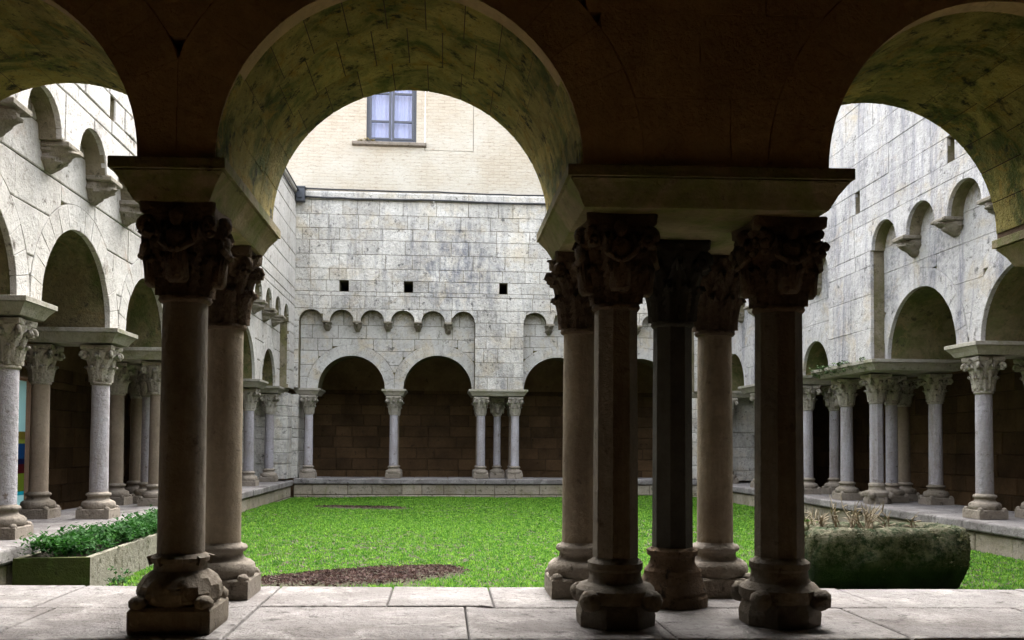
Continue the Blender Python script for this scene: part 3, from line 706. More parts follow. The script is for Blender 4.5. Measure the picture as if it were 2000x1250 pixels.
def volute_mesh(rt, h, mat, r0=.042):
    mb = MB(); pts = []; rad = []
    R_ = rt*1.20
    for i in range(6):
        t_ = i/5; pts.append((rt*.75+(R_-rt*.75)*t_**1.5, 0, h*.52+(h*.30)*t_**.8)); rad.append(.012+.010*t_)
    for i in range(1, 15):
        a = i/14*2.1*pi; q = r0*(1-i/14*.75); pts.append((R_+q*sin(a)*1.0, 0, h*.82-r0+q*cos(a)+.0)); rad.append(.022-.010*i/14)
    mb.tube(pts, rad, 6); mb.ball((R_, 0, h*.82-r0), .018, .03, .018, 6, 4)
    return mb.mesh('volute', mat, True)
def figure_mesh(mat, s=1.):
    """little carved standing figure in relief, facing +X"""
    mb = MB(); B_ = lambda c, a, b_, c_: mb.ball([q*s for q in c], a*s, b_*s, c_*s, 10, 7)
    mb.lathe([(.034*s, 0), (.045*s, .02*s), (.042*s, .08*s), (.036*s, .13*s), (.044*s, .17*s), (.040*s, .20*s), (.016*s, .215*s), (.016*s, .225*s)], 12)
    B_((.012, 0, .25), .026, .024, .032); B_((.004, 0, .262), .030, .030, .028)
    for sg in (-1, 1):
        mb.tube([(0, sg*.038*s, .20*s), (.02*s, sg*.056*s, .155*s), (.042*s, sg*.022*s, .13*s)], [.017*s, .015*s, .012*s], 6)
        B_((.046, sg*.012, .128), .013, .013, .013)
        for q in range(3): mb.tube([(.035*s*cos(sg*(.3+q*.4)), .040*s*sin(sg*(.3+q*.4)), .01*s), (.036*s*cos(sg*(.3+q*.4)), .042*s*sin(sg*(.3+q*.4)), .12*s)], .006*s, 4)
    return mb.mesh('carved_figure', mat, True)
def bunch_mesh(mat, rt, h, seed):
    rr = random.Random(seed); mb = MB()
    for i in range(16):
        mb.ball((rt*1.14+rr.uniform(-.03, .03), rr.uniform(-.045, .045), h*.70+rr.uniform(-.05, .07)), rr.uniform(.014, .026), rr.uniform(.014, .024), rr.uniform(.014, .026), 6, 4)
    return mb.mesh('carved_fruit_bunch', mat, True)
def make_column(name, shaft='round', rs_=.103, mats=None, rot=0., cap='leaf', base='attic', hcap=.40, hbase=.29, rtop=.17, seed=0, plinth=.175, taper=.94):
    rr = random.Random(seed); root = empty(name)
    ms, mc, mbs = mats
    z1 = HC-hcap
    # base
    B_ = MB()
    if base == 'attic':
        p = plinth; B_.rings([[(-p+i_, -p+i_, z), (p-i_, -p+i_, z), (p-i_, p-i_, z), (-p+i_, p-i_, z)] for i_, z in ((.0, 0), (.0, .095), (.008, .105))])
        po = B_.build('plinth', mbs, root)
        B_ = MB(); k = (hbase-.10)/.19
        B_.lathe([(p*.93, .10), (p*1.0, .118), (p*1.02, .145*1), (p*.98, .172), (p*.86, .190), (rs_*1.32, .196), (rs_*1.18, .208), (rs_*1.12, .225), (rs_*1.16, .238), (rs_*1.30, .244), (rs_*1.36, .258), (rs_*1.28, .274), (rs_*1.08, .280), (rs_, hbase)], 28, wob=lambda i, k_: .008*sin(i*2.1+k_+seed))
        bo = B_.build('base_moulding', mbs, root); smooth_angle(bo, 50)
        for sx in (-1, 1):
            for sy in (-1, 1):
                s_ = MB(); s_.ball((sx*p*.82, sy*p*.82, .105), .034, .034, .030, 8, 5); s_.build('corner_spur', mbs, root, smooth=True)
    elif base == 'carved':
        p = plinth; B_.rings([[(-p+i_, -p+i_, z), (p-i_, -p+i_, z), (p-i_, p-i_, z), (-p+i_, p-i_, z)] for i_, z in ((.004, 0), (.0, .02), (.0, .10), (.012, .115))])
        B_.build('plinth', mbs, root)
        B_ = MB(); n = 64; prof = [(p*.90, .115), (p*1.0, .14), (p*1.03, .17), (p*.99, .20), (p*.88, .232), (rs_*1.28, .252), (rs_*1.12, .262), (rs_*1.10, .292), (rs_*1.22, .300), (rs_*1.24, .318), (rs_*1.14, .328), (rs_, .335)]
        B_.lathe(prof, n, wob=lambda i, k_: (.030*(1 if (i*3//4+k_*2) % 5 < 3 else -1) if 1 <= k_ <= 4 else 0))
        smooth_angle(B_.build('base_moulding', mbs, root), 25)
        for k in range(4):
            s_ = MB(); a = pi/4+k*pi/2; s_.ball((p*1.12*cos(a), p*1.12*sin(a), .13), .045, .045, .035, 8, 5); s_.build('corner_spur', mbs, root, smooth=True)
        for k in range(8):
            a = k*pi/4+.2; s_ = MB(); s_.box(-.012, .012, -.016, .016, -.018, .02)
            ob = s_.build('leaf_tip', mbs, root); ob.location = (rs_*1.22*cos(a), rs_*1.22*sin(a), .305); ob.rotation_euler = (0, .3, a)
    elif base == 'octagon':
        p = plinth; n = 8; ph = pi/8
        B_.lathe([(p*1.06, 0), (p*1.08, .05), (p*1.0, .10), (p*.98, .105)], n, ph); B_.build('plinth', mbs, root)
        B_ = MB(); B_.lathe([(p*.98, .105), (p*1.06, .13), (p*1.06, .165), (p*.95, .185), (rs_*1.32, .195), (rs_*1.22, .215), (rs_*1.2, .245), (rs_*1.30, .258), (rs_*1.30, .285), (rs_*1.1, .30), (rs_, .31)], 16, ph, wob=lambda i, k_: .012*sin(i*1.7+k_*1.3+seed))
        smooth_angle(B_.build('base_moulding', mbs, root), 30)
        for k in range(4):
            a = pi/4+k*pi/2; s_ = MB(); s_.ball((p*1.13*cos(a), p*1.13*sin(a), .125), .052, .052, .050, 8, 6, .12); s_.build('corner_spur', mbs, root, smooth=True)
    else:  # rough bell-shaped base
        B_.lathe([(plinth*1.04, 0), (plinth*1.04, .045), (plinth*.96, .06), (plinth*1.0, .075), (plinth*.94, .12), (plinth*.84, .165), (plinth*.86, .18), (rs_*1.28, .20), (rs_*1.16, .225), (rs_*1.16, .25), (rs_*1.32, .262), (rs_*1.34, .285), (rs_*1.1, .298), (rs_, .30)], 20, pi/8, wob=lambda i, k_: .02*sin(i*2.3+k_*1.9)+rr.uniform(-.015, .015))
        smooth_angle(B_.build('base_moulding', mbs, root), 30)
        hbase = .30
    hb = {'attic': hbase, 'carved': .335, 'octagon': .31}.get(base, hbase)
    # shaft
    n = {'round': 28, 'oct': 8}[shaft]; S = MB(); ph = pi/8+rot
    prof = [(rs_*(1 if shaft == 'round' else 1.06)*(1-(1-taper)*k/8), hb+(z1-.03-hb)*k/8) for k in range(9)]
    S.lathe(prof, n, ph, wob=(lambda i, k_: .004*sin(i*1.3+k_*2.)) if shaft == 'round' else None)
    so_ = S.build('shaft', ms, root)
    if shaft == 'round': smooth_angle(so_, 50)
    A = MB(); r_ = rs_*taper; A.lathe([(r_*.95, z1-.034), (r_*1.12, z1-.030), (r_*1.20, z1-.018), (r_*1.16, z1-.004), (r_*1.0, z1)], 24); smooth_angle(A.build('astragal', mc, root), 60)
    # capital
    C = MB(); h = hcap; rn = r_*.98; K = 56; R_ = []
    for k in range(19):
        t_ = k/18; rr_ = bell_r(t_, rn, rtop*.92); lat = lambda i: (1+.14*t_**2*abs(sin(4*pi*i/K)))*(1+.15*min(1, t_*6)*(max(abs(sin(2*pi*i/K*5+t_*9)), abs(sin(2*pi*i/K*5-t_*9)))-.55))
        R_.append([(rr_*cos(2*pi*i/K)*lat(i), rr_*sin(2*pi*i/K)*lat(i), z1+h*.86*t_) for i in range(K)])
    C.rings(R_)
    # capital abacus: concave sides
    ab = []
    for zz, sc_ in ((z1+h*.86, .94), (z1+h*.88, 1.0), (z1+h*.985, 1.02), (z1+h, 1.0)):
        rg = []
        for q in range(4):
            a0 = q*pi/2-pi/4; c0 = (cos(a0)*rtop*1.50*sc_, sin(a0)*rtop*1.50*sc_); a1 = a0+pi/2; c1 = (cos(a1)*rtop*1.50*sc_, sin(a1)*rtop*1.50*sc_)
            am = a0+pi/4
            for t_ in (0.04, .2, .35, .5, .65, .8, .96):
                x = c0[0]+(c1[0]-c0[0])*t_; y = c0[1]+(c1[1]-c0[1])*t_; dp = rtop*.16*sin(pi*t_); rg.append((x-cos(am)*dp, y-sin(am)*dp, zz))
        ab.append(rg)
    C.rings(ab)
    co_ = C.build('capital', mc, root); smooth_angle(co_, 45); co_.rotation_euler.z = 0
    def sub(nm, me, a, dz=0., sc_=1.):
        return link(nm, me, co_, Matrix.Translation((0, 0, z1+dz)) @ Matrix.Rotation(a, 4, 'Z') @ Matrix.Scale(sc_, 4))
    key = (round(rn, 3), rtop, h, mc.name)
    if key not in LEAVES:
        LEAVES[key] = (leaf_mesh('acanthus_leaf', rn, rtop*.92, h, .0, h*.46, .070, .036, mc), leaf_mesh('acanthus_leaf', rn, rtop*.92, h, .03, h*.72, .072, .050, mc, 4), volute_mesh(rtop, h, mc), figure_mesh(mc, 1.12), bunch_mesh(mc, rtop, h, 5), leaf_mesh('flower', rn, rtop*.92, h, h*.72, h*.24, .06, .02, mc, 1))
    l1, l2, vo, fg, bn, fl = LEAVES[key]
    if cap in ('leaf', 'basket'):
        for k in range(8): sub('acanthus_leaf', l1, k*pi/4+pi/8+(rr.uniform(-.05, .05)))
        for k in range(8): sub('acanthus_leaf', l2, k*pi/4+(rr.uniform(-.04, .04)))
        for k in range(4): sub('volute', vo, k*pi/2+pi/4)
        for k in range(4): sub('flower', fl, k*pi/2)
    else:
        for k in range(8): sub('acanthus_leaf', l1, k*pi/4+pi/8+rr.uniform(-.1, .1))
        for k in range(4): sub('carved_fruit_bunch' if cap == 'figure_bunch' else 'volute', bn if cap == 'figure_bunch' else vo, k*pi/2+pi/4)
        for k in range(4):
            a = k*pi/2+rr.uniform(-.06, .06)
            link('carved_figure', fg, co_, Matrix.Rotation(a, 4, 'Z') @ Matrix.Translation((rn+.032, 0, z1+.045)) @ Matrix.Rotation(.12, 4, 'Y'))
        for k in range(8): sub('acanthus_leaf', l2, k*pi/4+pi/8+rr.uniform(-.1, .1), 0, 1.0)
    return root
LEAVES = {}
def kids(o): return [c for c in ALLC.get(o.name, [])]
ALLC = {}
def reindex():
    ALLC.clear()
    for o in SC.objects:
        if o.parent: ALLC.setdefault(o.parent.name, []).append(o)
def copy_tree(o, parent=None, top=True):
    c = o.copy(); COL.objects.link(c)
    if parent is not None:
        c.parent = parent; c.matrix_parent_inverse = o.matrix_parent_inverse
    for ch in kids(o): copy_tree(ch, c, False)
    return c
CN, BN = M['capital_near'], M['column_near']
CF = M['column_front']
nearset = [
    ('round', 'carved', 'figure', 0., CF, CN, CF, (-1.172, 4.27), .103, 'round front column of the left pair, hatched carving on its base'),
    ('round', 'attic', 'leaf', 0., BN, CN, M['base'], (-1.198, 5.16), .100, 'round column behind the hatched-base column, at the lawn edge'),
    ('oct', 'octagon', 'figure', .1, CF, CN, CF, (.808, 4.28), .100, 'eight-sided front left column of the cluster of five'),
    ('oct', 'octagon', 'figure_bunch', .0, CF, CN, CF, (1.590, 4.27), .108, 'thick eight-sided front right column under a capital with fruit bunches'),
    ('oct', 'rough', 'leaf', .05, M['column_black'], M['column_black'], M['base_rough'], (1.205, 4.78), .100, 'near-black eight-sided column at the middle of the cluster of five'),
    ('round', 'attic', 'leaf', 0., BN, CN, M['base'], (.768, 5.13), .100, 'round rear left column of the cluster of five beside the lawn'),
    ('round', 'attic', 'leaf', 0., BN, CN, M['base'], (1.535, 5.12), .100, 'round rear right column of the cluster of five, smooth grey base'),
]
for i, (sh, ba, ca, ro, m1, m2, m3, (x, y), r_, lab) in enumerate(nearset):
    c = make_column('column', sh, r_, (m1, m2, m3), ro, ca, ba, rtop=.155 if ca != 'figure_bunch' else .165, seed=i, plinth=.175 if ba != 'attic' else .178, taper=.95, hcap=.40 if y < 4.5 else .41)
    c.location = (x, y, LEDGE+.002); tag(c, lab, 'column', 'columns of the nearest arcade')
# columns just outside the frame that still carry the wall
protoN = make_column('column', 'round', .1, (BN, CN, M['base']), 0, 'leaf', 'attic', seed=11); protoN.location = (3.42, 4.15, LEDGE+.002)
tag(protoN, 'round column right of the right-hand near arch, beyond the picture edge', 'column', 'columns of the nearest arcade')
# courtyard columns: four prototypes
CA = M['capital']
protos = [make_column('column', 'round', .098, (M['column'], CA, M['base']), 0, 'leaf', 'attic', seed=20, rtop=.165),
          make_column('column', 'round', .098, (M['column_tan'], CA, M['base']), 0, 'leaf', 'attic', seed=21, rtop=.165),
          make_column('column', 'round', .088, (M['column'], CA, M['base']), 0, 'figure', 'attic', seed=22, rtop=.16),
          make_column('column', 'oct', .095, (M['column'], CA, M['base']), .1, 'leaf', 'octagon', seed=23, rtop=.16)]
bpy.context.view_layer.update(); reindex()
first = [True]*4
def put(k, x, y, lab, grp, z=LEDGE, rot=0.):
    if first[k]: o = protos[k]; first[k] = False
    else: o = copy_tree(protos[k])
    o.location = (x, y, z+.002); o.rotation_euler.z = rot; tag(o, lab, 'column', grp)
GL = 'columns of the left arcade'
for k, x, y, lab in (
    (0, -3.77, 8.28, 'smooth lilac-grey column cut by the left picture edge, nearest of the left arcade'),
    (1, -4.41, 8.28, 'tan column hidden behind the leftmost grey column'),
    (0, -3.77, 10.47, 'bright lilac-grey column standing beyond the planter, second of the left arcade'),
    (1, -4.41, 10.47, 'tan column on a square plinth beside the strip of daylight'),
    (1, -3.77, 12.5, 'tan front column seen just left of the big dark shaft'),
    (1, -4.36, 12.7, 'slim tan column peeping out right behind the second bright grey column'),
    (1, -4.36, 13.55, 'tan rear column in the shadow between two other tan shafts'),
    (0, -3.77, 13.6, 'column of the left cluster hidden behind the big dark shaft'),
    (2, -4.07, 13.1, 'slim middle column of the left cluster of five'),
    (0, -3.77, 15.85, 'left arcade column hidden behind the near pair of columns'),
    (0, -3.77, 18.3, 'pale column seen just right of the near pair, under the narrow dark arch'),
    (1, -4.4, 18.3, 'shaded rear column in the far part of the left arcade'),
    (0, -3.75, 20.30, 'pale last column of the left arcade, against the corner pier')):
    put(k, x, y, lab, GL)
GR = 'columns of the right arcade'
for k, x, y, lab in (
    (0, 6.35, 10.4, 'large lilac-grey column near the right picture edge, beside the big dark arch'),
    (1, 7.0, 10.4, 'rear column behind the large column near the right edge'),
    (3, 6.35, 13.1, 'pale column above the right half of the mossy trough, front left of its cluster'),
    (0, 6.35, 14.1, 'pale column of the right cluster farthest from the viewer on the lawn side'),
    (0, 7.15, 12.92, 'pale smooth column standing alone between the right cluster and the big column'),
    (1, 7.15, 13.85, 'slim shaded rear column in the right cluster of five'),
    (2, 6.76, 13.46, 'tan middle shaft of the right cluster of five'),
    (0, 6.36, 15.7, 'thin pale column just right of the thick eight-sided near column'),
    (2, 6.87, 15.75, 'slim shaded column beside the right cluster, behind the twigs'),
    (0, 6.35, 18.0, 'far pale column glimpsed between the two right near columns'),
    (1, 7.05, 18.0, 'far shaded rear column glimpsed in the right arcade'),
    (0, 6.35, 8.1, 'right arcade column beyond the picture edge'),
    (0, 6.35, 20.15, 'last column of the right arcade, hidden behind a near shaft')):
    put(k, x, y, lab, GR)
GF = 'columns of the far arcade'
for k, x, y, lab in (
    (0, -3.08, 21.5, 'leftmost slim column of the far arcade against the corner pier'),
    (0, -1.14, 21.5, 'single slim pale column between the two far left arches'),
    (1, -1.14, 22.2, 'rear mate of the single slim column between the far arches'),
    (0, .885, 21.5, 'left front column of the far three-column support'),
    (0, 1.68, 21.5, 'right front column of the far three-column support'),
    (2, 1.29, 22.0, 'thin middle column set back in the far three-column support'),
    (1, .885, 22.25, 'rear left column of the far support'), (1, 1.68, 22.25, 'rear right column of the far support'),
    (0, 3.67, 21.5, 'far column hidden behind the cluster of five near columns'),
    (0, 5.62, 21.5, 'rightmost column of the far arcade by its corner pier')):
    put(k, x, y, lab, GF, LEDGE+.045)
# corner piers
def pier(x0, x1, y0, y1, lab, seed):
    root = tag(empty('corner_pier'), lab, 'pier', 'corner piers of the courtyard'); rr = random.Random(seed); z = LEDGE+.045; zt = ZI-.105
    while z < zt-.02:
        h = min(rr.uniform(.2, .34), zt-z); h = zt-z if zt-z-h < .1 else h
        cut = x0+(x1-x0)*rr.uniform(.35, .65); cy_ = y0+(y1-y0)*rr.uniform(.35, .65)
        for a, b_ in ((x0, cut), (cut, x1)):
            for c_, d_ in ((y0, cy_), (cy_, y1)):
                mb = MB(); j = [rr.uniform(-.008, .008) for _ in range(4)]
                mb.rings([[(a+.004+i_+j[0]*(a == x0), c_+.004+i_+j[1]*(c_ == y0), q), (b_-.004-i_, c_+.004+i_+j[1]*(c_ == y0), q), (b_-.004-i_, d_-.004-i_, q), (a+.004+i_+j[0]*(a == x0), d_-.004-i_, q)] for i_, q in ((.01, z+.003), (0, z+.015), (0, z+h-.015), (.01, z+h-.003))])
                mb.build('stone', M['court'], root)
        z += h
pier(-4.4, -3.42, 20.60, 21.28, 'rough corner pier where the left and far arcades meet', 2)
pier(-4.4, -3.30, 21.29, 22.3, 'stone pier at the left end of the far arcade', 5)
pier(6.03, 7.2, 20.45, 21.27, 'corner pier where the right and far arcades meet', 3)
pier(5.82, 7.2, 21.30, 22.3, 'stone pier at the right end of the far arcade', 6)
pier(-3.95, -3.2, 4.2, 5.35, 'corner pier at the left end of the near arcade', 7)
pier(5.5, 7.2, 3.9, 5.2, 'corner pier at the right end of the near arcade', 8)

# ------------------------------------------------------------------ gallery shells: inner walls, vaults, roofs
def inner(W, s0, s1, label, seed, vis=None, holes=(), z1=3.0, ch=.27, bl=.6, ztop=7.25):
    root = tag(empty('gallery_wall'), label, 'wall', 'inner walls of the galleries')
    mb = MB(); extrude(mb, W, [(s0, -.02), (s1, -.02), (s1, ztop), (s0, ztop)], [[(a, p), (b_, p), (b_, q), (a, q)] for a, b_, p, q in holes], .03, .5); mb.build('wall_core', M['mortar_brown'], root, flip=W.flip)
    a, b_ = vis or (s0, s1)
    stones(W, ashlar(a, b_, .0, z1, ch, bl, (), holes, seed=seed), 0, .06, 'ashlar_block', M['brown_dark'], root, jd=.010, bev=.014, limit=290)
    return root
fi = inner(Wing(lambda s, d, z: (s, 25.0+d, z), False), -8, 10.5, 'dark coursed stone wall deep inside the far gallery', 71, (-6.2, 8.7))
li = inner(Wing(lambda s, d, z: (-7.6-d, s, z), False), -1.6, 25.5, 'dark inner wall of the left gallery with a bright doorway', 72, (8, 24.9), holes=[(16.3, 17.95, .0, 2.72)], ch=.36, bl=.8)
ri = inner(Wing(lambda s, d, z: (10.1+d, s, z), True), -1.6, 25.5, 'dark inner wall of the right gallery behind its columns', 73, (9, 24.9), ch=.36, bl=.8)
bi = inner(Wing(lambda s, d, z: (s, -1.4-d, z), True), -8, 10.5, 'inner wall of the near gallery behind the viewer', 74, (-3, 4), ch=.5, bl=1.1)
def vault(pts_fn, s0, s1, name='vault', n=10, mat=None, parent=None, rows=1.0):
    """quarter-barrel of coursed stones: pts_fn(t)->(offset,z), t 0 wall..1 arcade"""
    mb = MB(); A = [pts_fn(i/n) for i in range(n+1)]
    return A
def barrel(Wf, s0, s1, a, b_, zlow, zhigh, label):
    """Wf(s, q, z): q across the gallery from inner wall a to arcade wall b_"""
    mb = MB(); n = 12; vs = []; fs = []
    prof = []
    for i in range(n+1):
        t_ = i/n; prof.append((a+(b_-a)*(1-cos(t_*pi/2)), zlow+(zhigh-zlow)*sin(t_*pi/2)))
    top = [(q, z+.25) for q, z in prof[::-1]]
    loop = prof+top
    mb.rings([[Wf(s_, q, z) for q, z in loop] for s_ in (s0, s1)])
    tag(mb.build('vault', M['vault']), kind='structure')
barrel(lambda s, q, z: (s, q, z), -4.3, 7.2, 24.98, 22.41, 2.98, 4.8, '')
barrel(lambda s, q, z: (q, s, z), -1.3, 24.9, -7.58, -4.51, 2.98, 4.8, '')
barrel(lambda s, q, z: (q, s, z), -1.3, 24.9, 10.08, 7.31, 2.98, 4.8, '')
mb = MB(); mb.box(-7.5, 10, -1.38, 5.2, 5.0, 5.2); tag(mb.build('vault', M['brown']), kind='structure')
rf = MB(); rf.box(-8.2, -3.72, -2, 25.6, 7.0, 7.22); rf.box(7.32, 10.7, -2, 25.6, 7.0, 7.22); rf.box(-3.71, 7.31, -2, 4.6, 6.21, 6.4); rf.box(-3.71, 7.31, 21.9, 25.6, 6.9, 7.1)
tag(rf.build('roof', M['tile']), kind='structure')
# end walls closing off daylight behind arcade corners
# daylight doorway banner in the left gallery
bn = tag(empty('banner'), 'upright printed banner in pale blue with coloured bands in the left gallery doorway', 'banner')
def panel(z0, z1, col, nm):
    mb = MB(); mb.box(-7.755, -7.75, 17.02, 17.78, z0, z1); m_ = plain('print_'+nm, col, .5); t = m_.node_tree; g = NG(t); tr_ = g.n('ShaderNodeBsdfTranslucent'); tr_.inputs[0].default_value = (*col, 1); mx = g.n('ShaderNodeMixShader'); mx.inputs[0].default_value = .75; g.l(t.nodes['Principled BSDF'].outputs[0], mx.inputs[1]); g.l(tr_.outputs[0], mx.inputs[2]); g.l(mx.outputs[0], t.nodes['Material Output'].inputs[0]); return mb.build(nm, m_, bn)
panel(.12, .55, (.40, .55, .55), 'sheet'); 
for i, (z0, z1, c_) in enumerate(((.55, .62, (.05, .35, .40)), (.62, .95, (.20, .24, .07)), (.95, 1.12, (.12, .03, .04)), (1.12, 1.22, (.03, .04, .10)), (1.22, 1.50, (.04, .11, .20)), (1.50, 1.58, (.25, .28, .10)), (1.58, 1.72, (.20, .18, .07)), (1.72, 2.66, (.34, .46, .46)))):
    panel(z0+.0005, z1, c_, 'printed_band')
mb = MB(); mb.box(-7.82, -7.69, 17.0, 17.8, .0, .10); mb.build('banner_foot', M['grey_box'], bn)

# ------------------------------------------------------------------ planter with leafy plants
pl = tag(empty('planter'), 'long rectangular stone planter with a dark mossy end, against the left low wall', 'planter')
PA = [(-3.34, 7.50), (-2.775, 7.56), (-2.87, 11.2), (-3.34, 11.2)]
mb = MB(); t_ = .055
def quadring(i_, z): return [(-3.34+i_, 7.50+i_, z), (-2.775-i_, 7.56+i_, z), (-2.87-i_, 11.2-i_, z), (-3.34+i_, 11.2-i_, z)]
o_, n_ = quadring(0, .28), quadring(0, .62); q_ = quadring(t_, .62); q2 = quadring(t_, .45)
def wallpart(a, b_, mat):
    mb = MB(); d = .0015
    mb.add([o_[a], o_[b_], quadring(t_, .28)[b_], quadring(t_, .28)[a], n_[a], n_[b_], q_[b_], q_[a]], [(3, 2, 1, 0), (4, 5, 6, 7), (0, 1, 5, 4), (1, 2, 6, 5), (2, 3, 7, 6), (3, 0, 4, 7)])
    return mb.build('planter_side', mat, pl)
tag(wallpart(0, 1, M['plinth_dark']), label='dark green mossy end slab')
for a, b_ in ((1, 2), (2, 3), (3, 0)): wallpart(a, b_, M['planter'])
mb = MB(); zz = quadring(t_+.002, .56); mb.add(zz, [(0, 1, 2, 3)]); mb.build('soil', M['soil'], pl)
def foliage(name, pts, n, size, mat, rs, spread=.12, up=.5):
    T = []
    for _ in range(n):
        c = pts[rs.randint(len(pts))]; p = Vector(c)+Vector(rs.randn(3)*spread*np.array([1, 1, .55]))
        if p.z < c[2]-.08: p.z = c[2]-rs.rand()*.05
        a = rs.rand()*2*pi; el = rs.rand()*1.1-.2; d = Vector((cos(a)*cos(el), sin(a)*cos(el), sin(el))); sdv = d.cross(Vector((0, 0, 1))).normalized(); s_ = size*(.6+.8*rs.rand())
        tip = p+d*s_; m1 = p+d*s_*.5+sdv*s_*.33+Vector((0, 0, s_*.08)); m2 = p+d*s_*.5-sdv*s_*.33+Vector((0, 0, s_*.08))
        T.append([p, m2, tip]); T.append([p, tip, m1])
    me = tri_mesh(name, np.array([[tuple(v) for v in t3] for t3 in T]), mat); o = bpy.data.objects.new(name, me); COL.objects.link(o); return o
rs2 = np.random.RandomState(5)
pts = []
for i in range(70):
    y = 7.62+3.4*i/69; x = -3.08+rs2.uniform(-.17, .17); pts.append((x, y, .64+rs2.uniform(0, .08)))
tag(foliage('planter_foliage', pts, 10000, .040, M['plant'], rs2, .07), 'dense dark green leafy bedding plants filling the stone planter', 'plants', kind='stuff')
# sparse plant tufts
def stem_plant(name, x, y, z, n, h, label, cat, mat, spread=.5, leaves=True, seed=1, grp=None):
    rr = random.Random(seed); root = tag(empty(name, (x, y, z)), label, cat, grp); lf = []
    st = MB()
    for i in range(n):
        a = rr.uniform(0, 2*pi); l_ = h*rr.uniform(.5, 1); sp = spread*rr.uniform(.2, 1); b0 = (rr.uniform(-.04, .04), rr.uniform(-.04, .04), 0)
        P = [(b0[0]+cos(a)*sp*l_*t_**1.3, b0[1]+sin(a)*sp*l_*t_**1.3, l_*t_) for t_ in (0, .35, .7, 1)]
        st.tube(P, [.004, .0035, .003, .0015], 4)
        for t_ in (.4, .6, .8, 1.): lf.append((b0[0]+cos(a)*sp*l_*t_**1.3, b0[1]+sin(a)*sp*l_*t_**1.3, l_*t_))
    st.build('stem', mat if not leaves else M['twig'], root)
    if leaves:
        o = foliage('leaves', lf, n*14, .035, M['plant'], np.random.RandomState(seed), .02); o.parent = root
    return root
stem_plant('weed', -2.62, 7.75, gz(-2.62, 7.75), 7, .16, 'small yellow-green weed at the foot of the planter beside the near column', 'weed', M['twig'], .7, seed=4)
# ------------------------------------------------------------------ mossy stone trough with dry stems
tr = tag(empty('stone_trough', (0, 0, 0)), 'big rounded stone trough coated in dark green moss on the lawn', 'trough')
TX0, TX1, TY0, TY1, TZ0, TZ1 = 3.02, 4.41, 7.30, 8.05, .30, .86
import mathutils.noise as mn
def trough_ring(i_, z, n=72, rc=.22):
    w_, d_ = (TX1-TX0)/2-i_, (TY1-TY0)/2-i_; cx, cy = (TX0+TX1)/2, (TY0+TY1)/2; out = []
    for k in range(n):
        a = 2*pi*k/n; ca, sa = cos(a), sin(a); p = 4.5; q = (abs(ca)**p+abs(sa)**p)**(-1/p)
        x, y = cx+w_*ca*q, cy+d_*sa*q
        nz = mn.fractal(Vector((x*4, y*4, z*4)), 1, 2, 4)*.035+mn.noise(Vector((x*14, y*14, z*14)))*.022
        x += ca*nz; y += sa*nz; out.append((x, y, z+mn.noise(Vector((x*5, y*5, 3)))*.02*(z > .6)))
    return out
mb = MB(); R_ = [trough_ring(i_, z) for i_, z in ((.22, .29), (.14, .31), (.075, .36), (.035, .43), (.015, .52), (.0, .60), (-.005, .68), (-.005, .75), (.005, .80), (.03, .845), (.07, .865), (.12, .855), (.14, .82), (.15, .76))]
mb.rings(R_); mb.build('trough_body', M['moss_dark'], tr, smooth=True)
mb = MB(); mb.add(trough_ring(.13, .80), [tuple(range(72))]); mb.build('soil', M['soil'], tr)
T = []; rs3 = np.random.RandomState(9)
for i in range(4500):
    a = rs3.rand()*2*pi; zz = .50+.36*rs3.rand()**.7; p = 4.5; ca, sa = cos(a), sin(a); q = (abs(ca)**p+abs(sa)**p)**(-1/p)
    if mn.noise(Vector((ca*q*4, sa*q*3, zz*6)))+ (zz-.66)*2.2 < -.05: continue
    ins = 0 if zz < .8 else (zz-.8)*1.2
    x = (TX0+TX1)/2+((TX1-TX0)/2-ins)*ca*q; y = (TY0+TY1)/2+((TY1-TY0)/2-ins)*sa*q
    pz = Vector((x, y, zz)); d = Vector((ca+rs3.randn()*.5, sa+rs3.randn()*.5, rs3.randn()*.5+.2)).normalized(); s_ = .012+.014*rs3.rand(); sv = d.cross(Vector((rs3.randn(), rs3.randn(), rs3.randn()))).normalized()*s_*.35
    pz = pz+d*.004; T.append([pz-sv, pz+sv, pz+d*s_])
me = tri_mesh('moss_tufts', np.array([[tuple(v) for v in t3] for t3 in T]), M['moss']); o = bpy.data.objects.new('moss_tufts', me); COL.objects.link(o); o.parent = tr; tag(o, kind='stuff')
rr = random.Random(12)
spots = [(3.10, 7.62), (3.24, 7.75), (3.36, 7.66), (3.5, 7.72), (3.60, 7.62), (3.72, 7.78), (3.84, 7.68), (4.05, 7.7)]
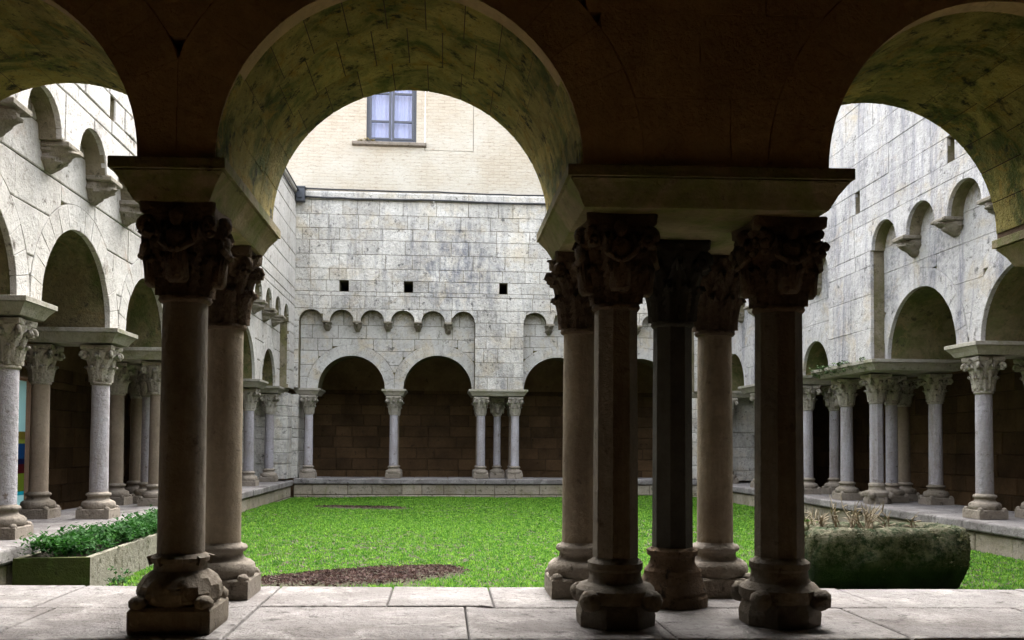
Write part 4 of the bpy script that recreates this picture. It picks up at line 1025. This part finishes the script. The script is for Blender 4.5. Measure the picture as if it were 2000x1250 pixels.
words_ = ['leftmost clump of dry stems in the mossy trough, half behind the near column', 'low spreading clump of dry stems, second from left in the trough', 'tall forked dry stem in the left half of the trough',
          'pale upright dry stems near the middle of the trough', 'dense short dry stems just right of the trough middle', 'dry stems with curled tips right of the dense clump', 'thin pair of dry stems in the right half of the trough', 'single forked dry twig nearest the trough right end']
for i, (x, y) in enumerate(spots):
    root = tag(empty('dry_plant', (x, y, .79)), words_[i], 'dry plant', 'dry plants in the mossy trough')
    n = (6, 6, 4, 6, 7, 6, 3, 2)[i]; hmax = (.30, .24, .42, .34, .28, .34, .24, .24)[i]; st = MB()
    for k in range(n):
        a = rr.uniform(0, 2*pi); l_ = hmax*rr.uniform(.5, 1); sp = rr.uniform(.1, .8)
        P = [Vector((rr.uniform(-.03, .03)+cos(a)*sp*l_*t_, rr.uniform(-.03, .03)*(t_ == 0)+sin(a)*sp*l_*t_, l_*t_)) for t_ in (0, .33, .66, 1)]
        st.tube(P, [.007, .006, .005, .0025], 5)
        for j in range(3):
            q0 = P[1+j] if j < 2 else (P[1]+P[2])/2; b_ = a+rr.uniform(-1.5, 1.5); e = q0+Vector((cos(b_)*.06, sin(b_)*.06, rr.uniform(.01, .07))); st.tube([q0, (q0+e)/2+Vector((0, 0, .005)), e], [.005, .005, .003], 4)
    st.build('stem', M['twig'], root)
# green growth on the imposts of the right arcade
for i, (y, n, lab) in enumerate(((14.2, 900, 'green moss tuft hanging from the far corner of the right cluster impost'), (13.6, 800, 'green moss tuft on top of the impost above the right cluster'), (12.9, 300, 'thin moss growth on the near corner of the right cluster impost'))):
    pts = [(5.98+rnd.uniform(-.05, .08), y+rnd.uniform(-.3, .3), ZI-.01+rnd.uniform(-.10, .03)) for _ in range(30)]
    tag(foliage('moss_tuft', pts, n, .035, M['leaf_moss'], np.random.RandomState(i+40), .03), lab, 'moss', 'moss tufts on the right imposts')
pts = [(-2.05+rnd.uniform(0, .45), 21.27+rnd.uniform(-.03, .02), 8.53+rnd.uniform(0, .02)) for _ in range(12)]
tag(foliage('moss_tuft', pts, 160, .04, plain('ochre_moss', (.30, .24, .10), .9, noise=.3), np.random.RandomState(60), .02), 'ochre moss on the left end of the high window sill', 'moss')
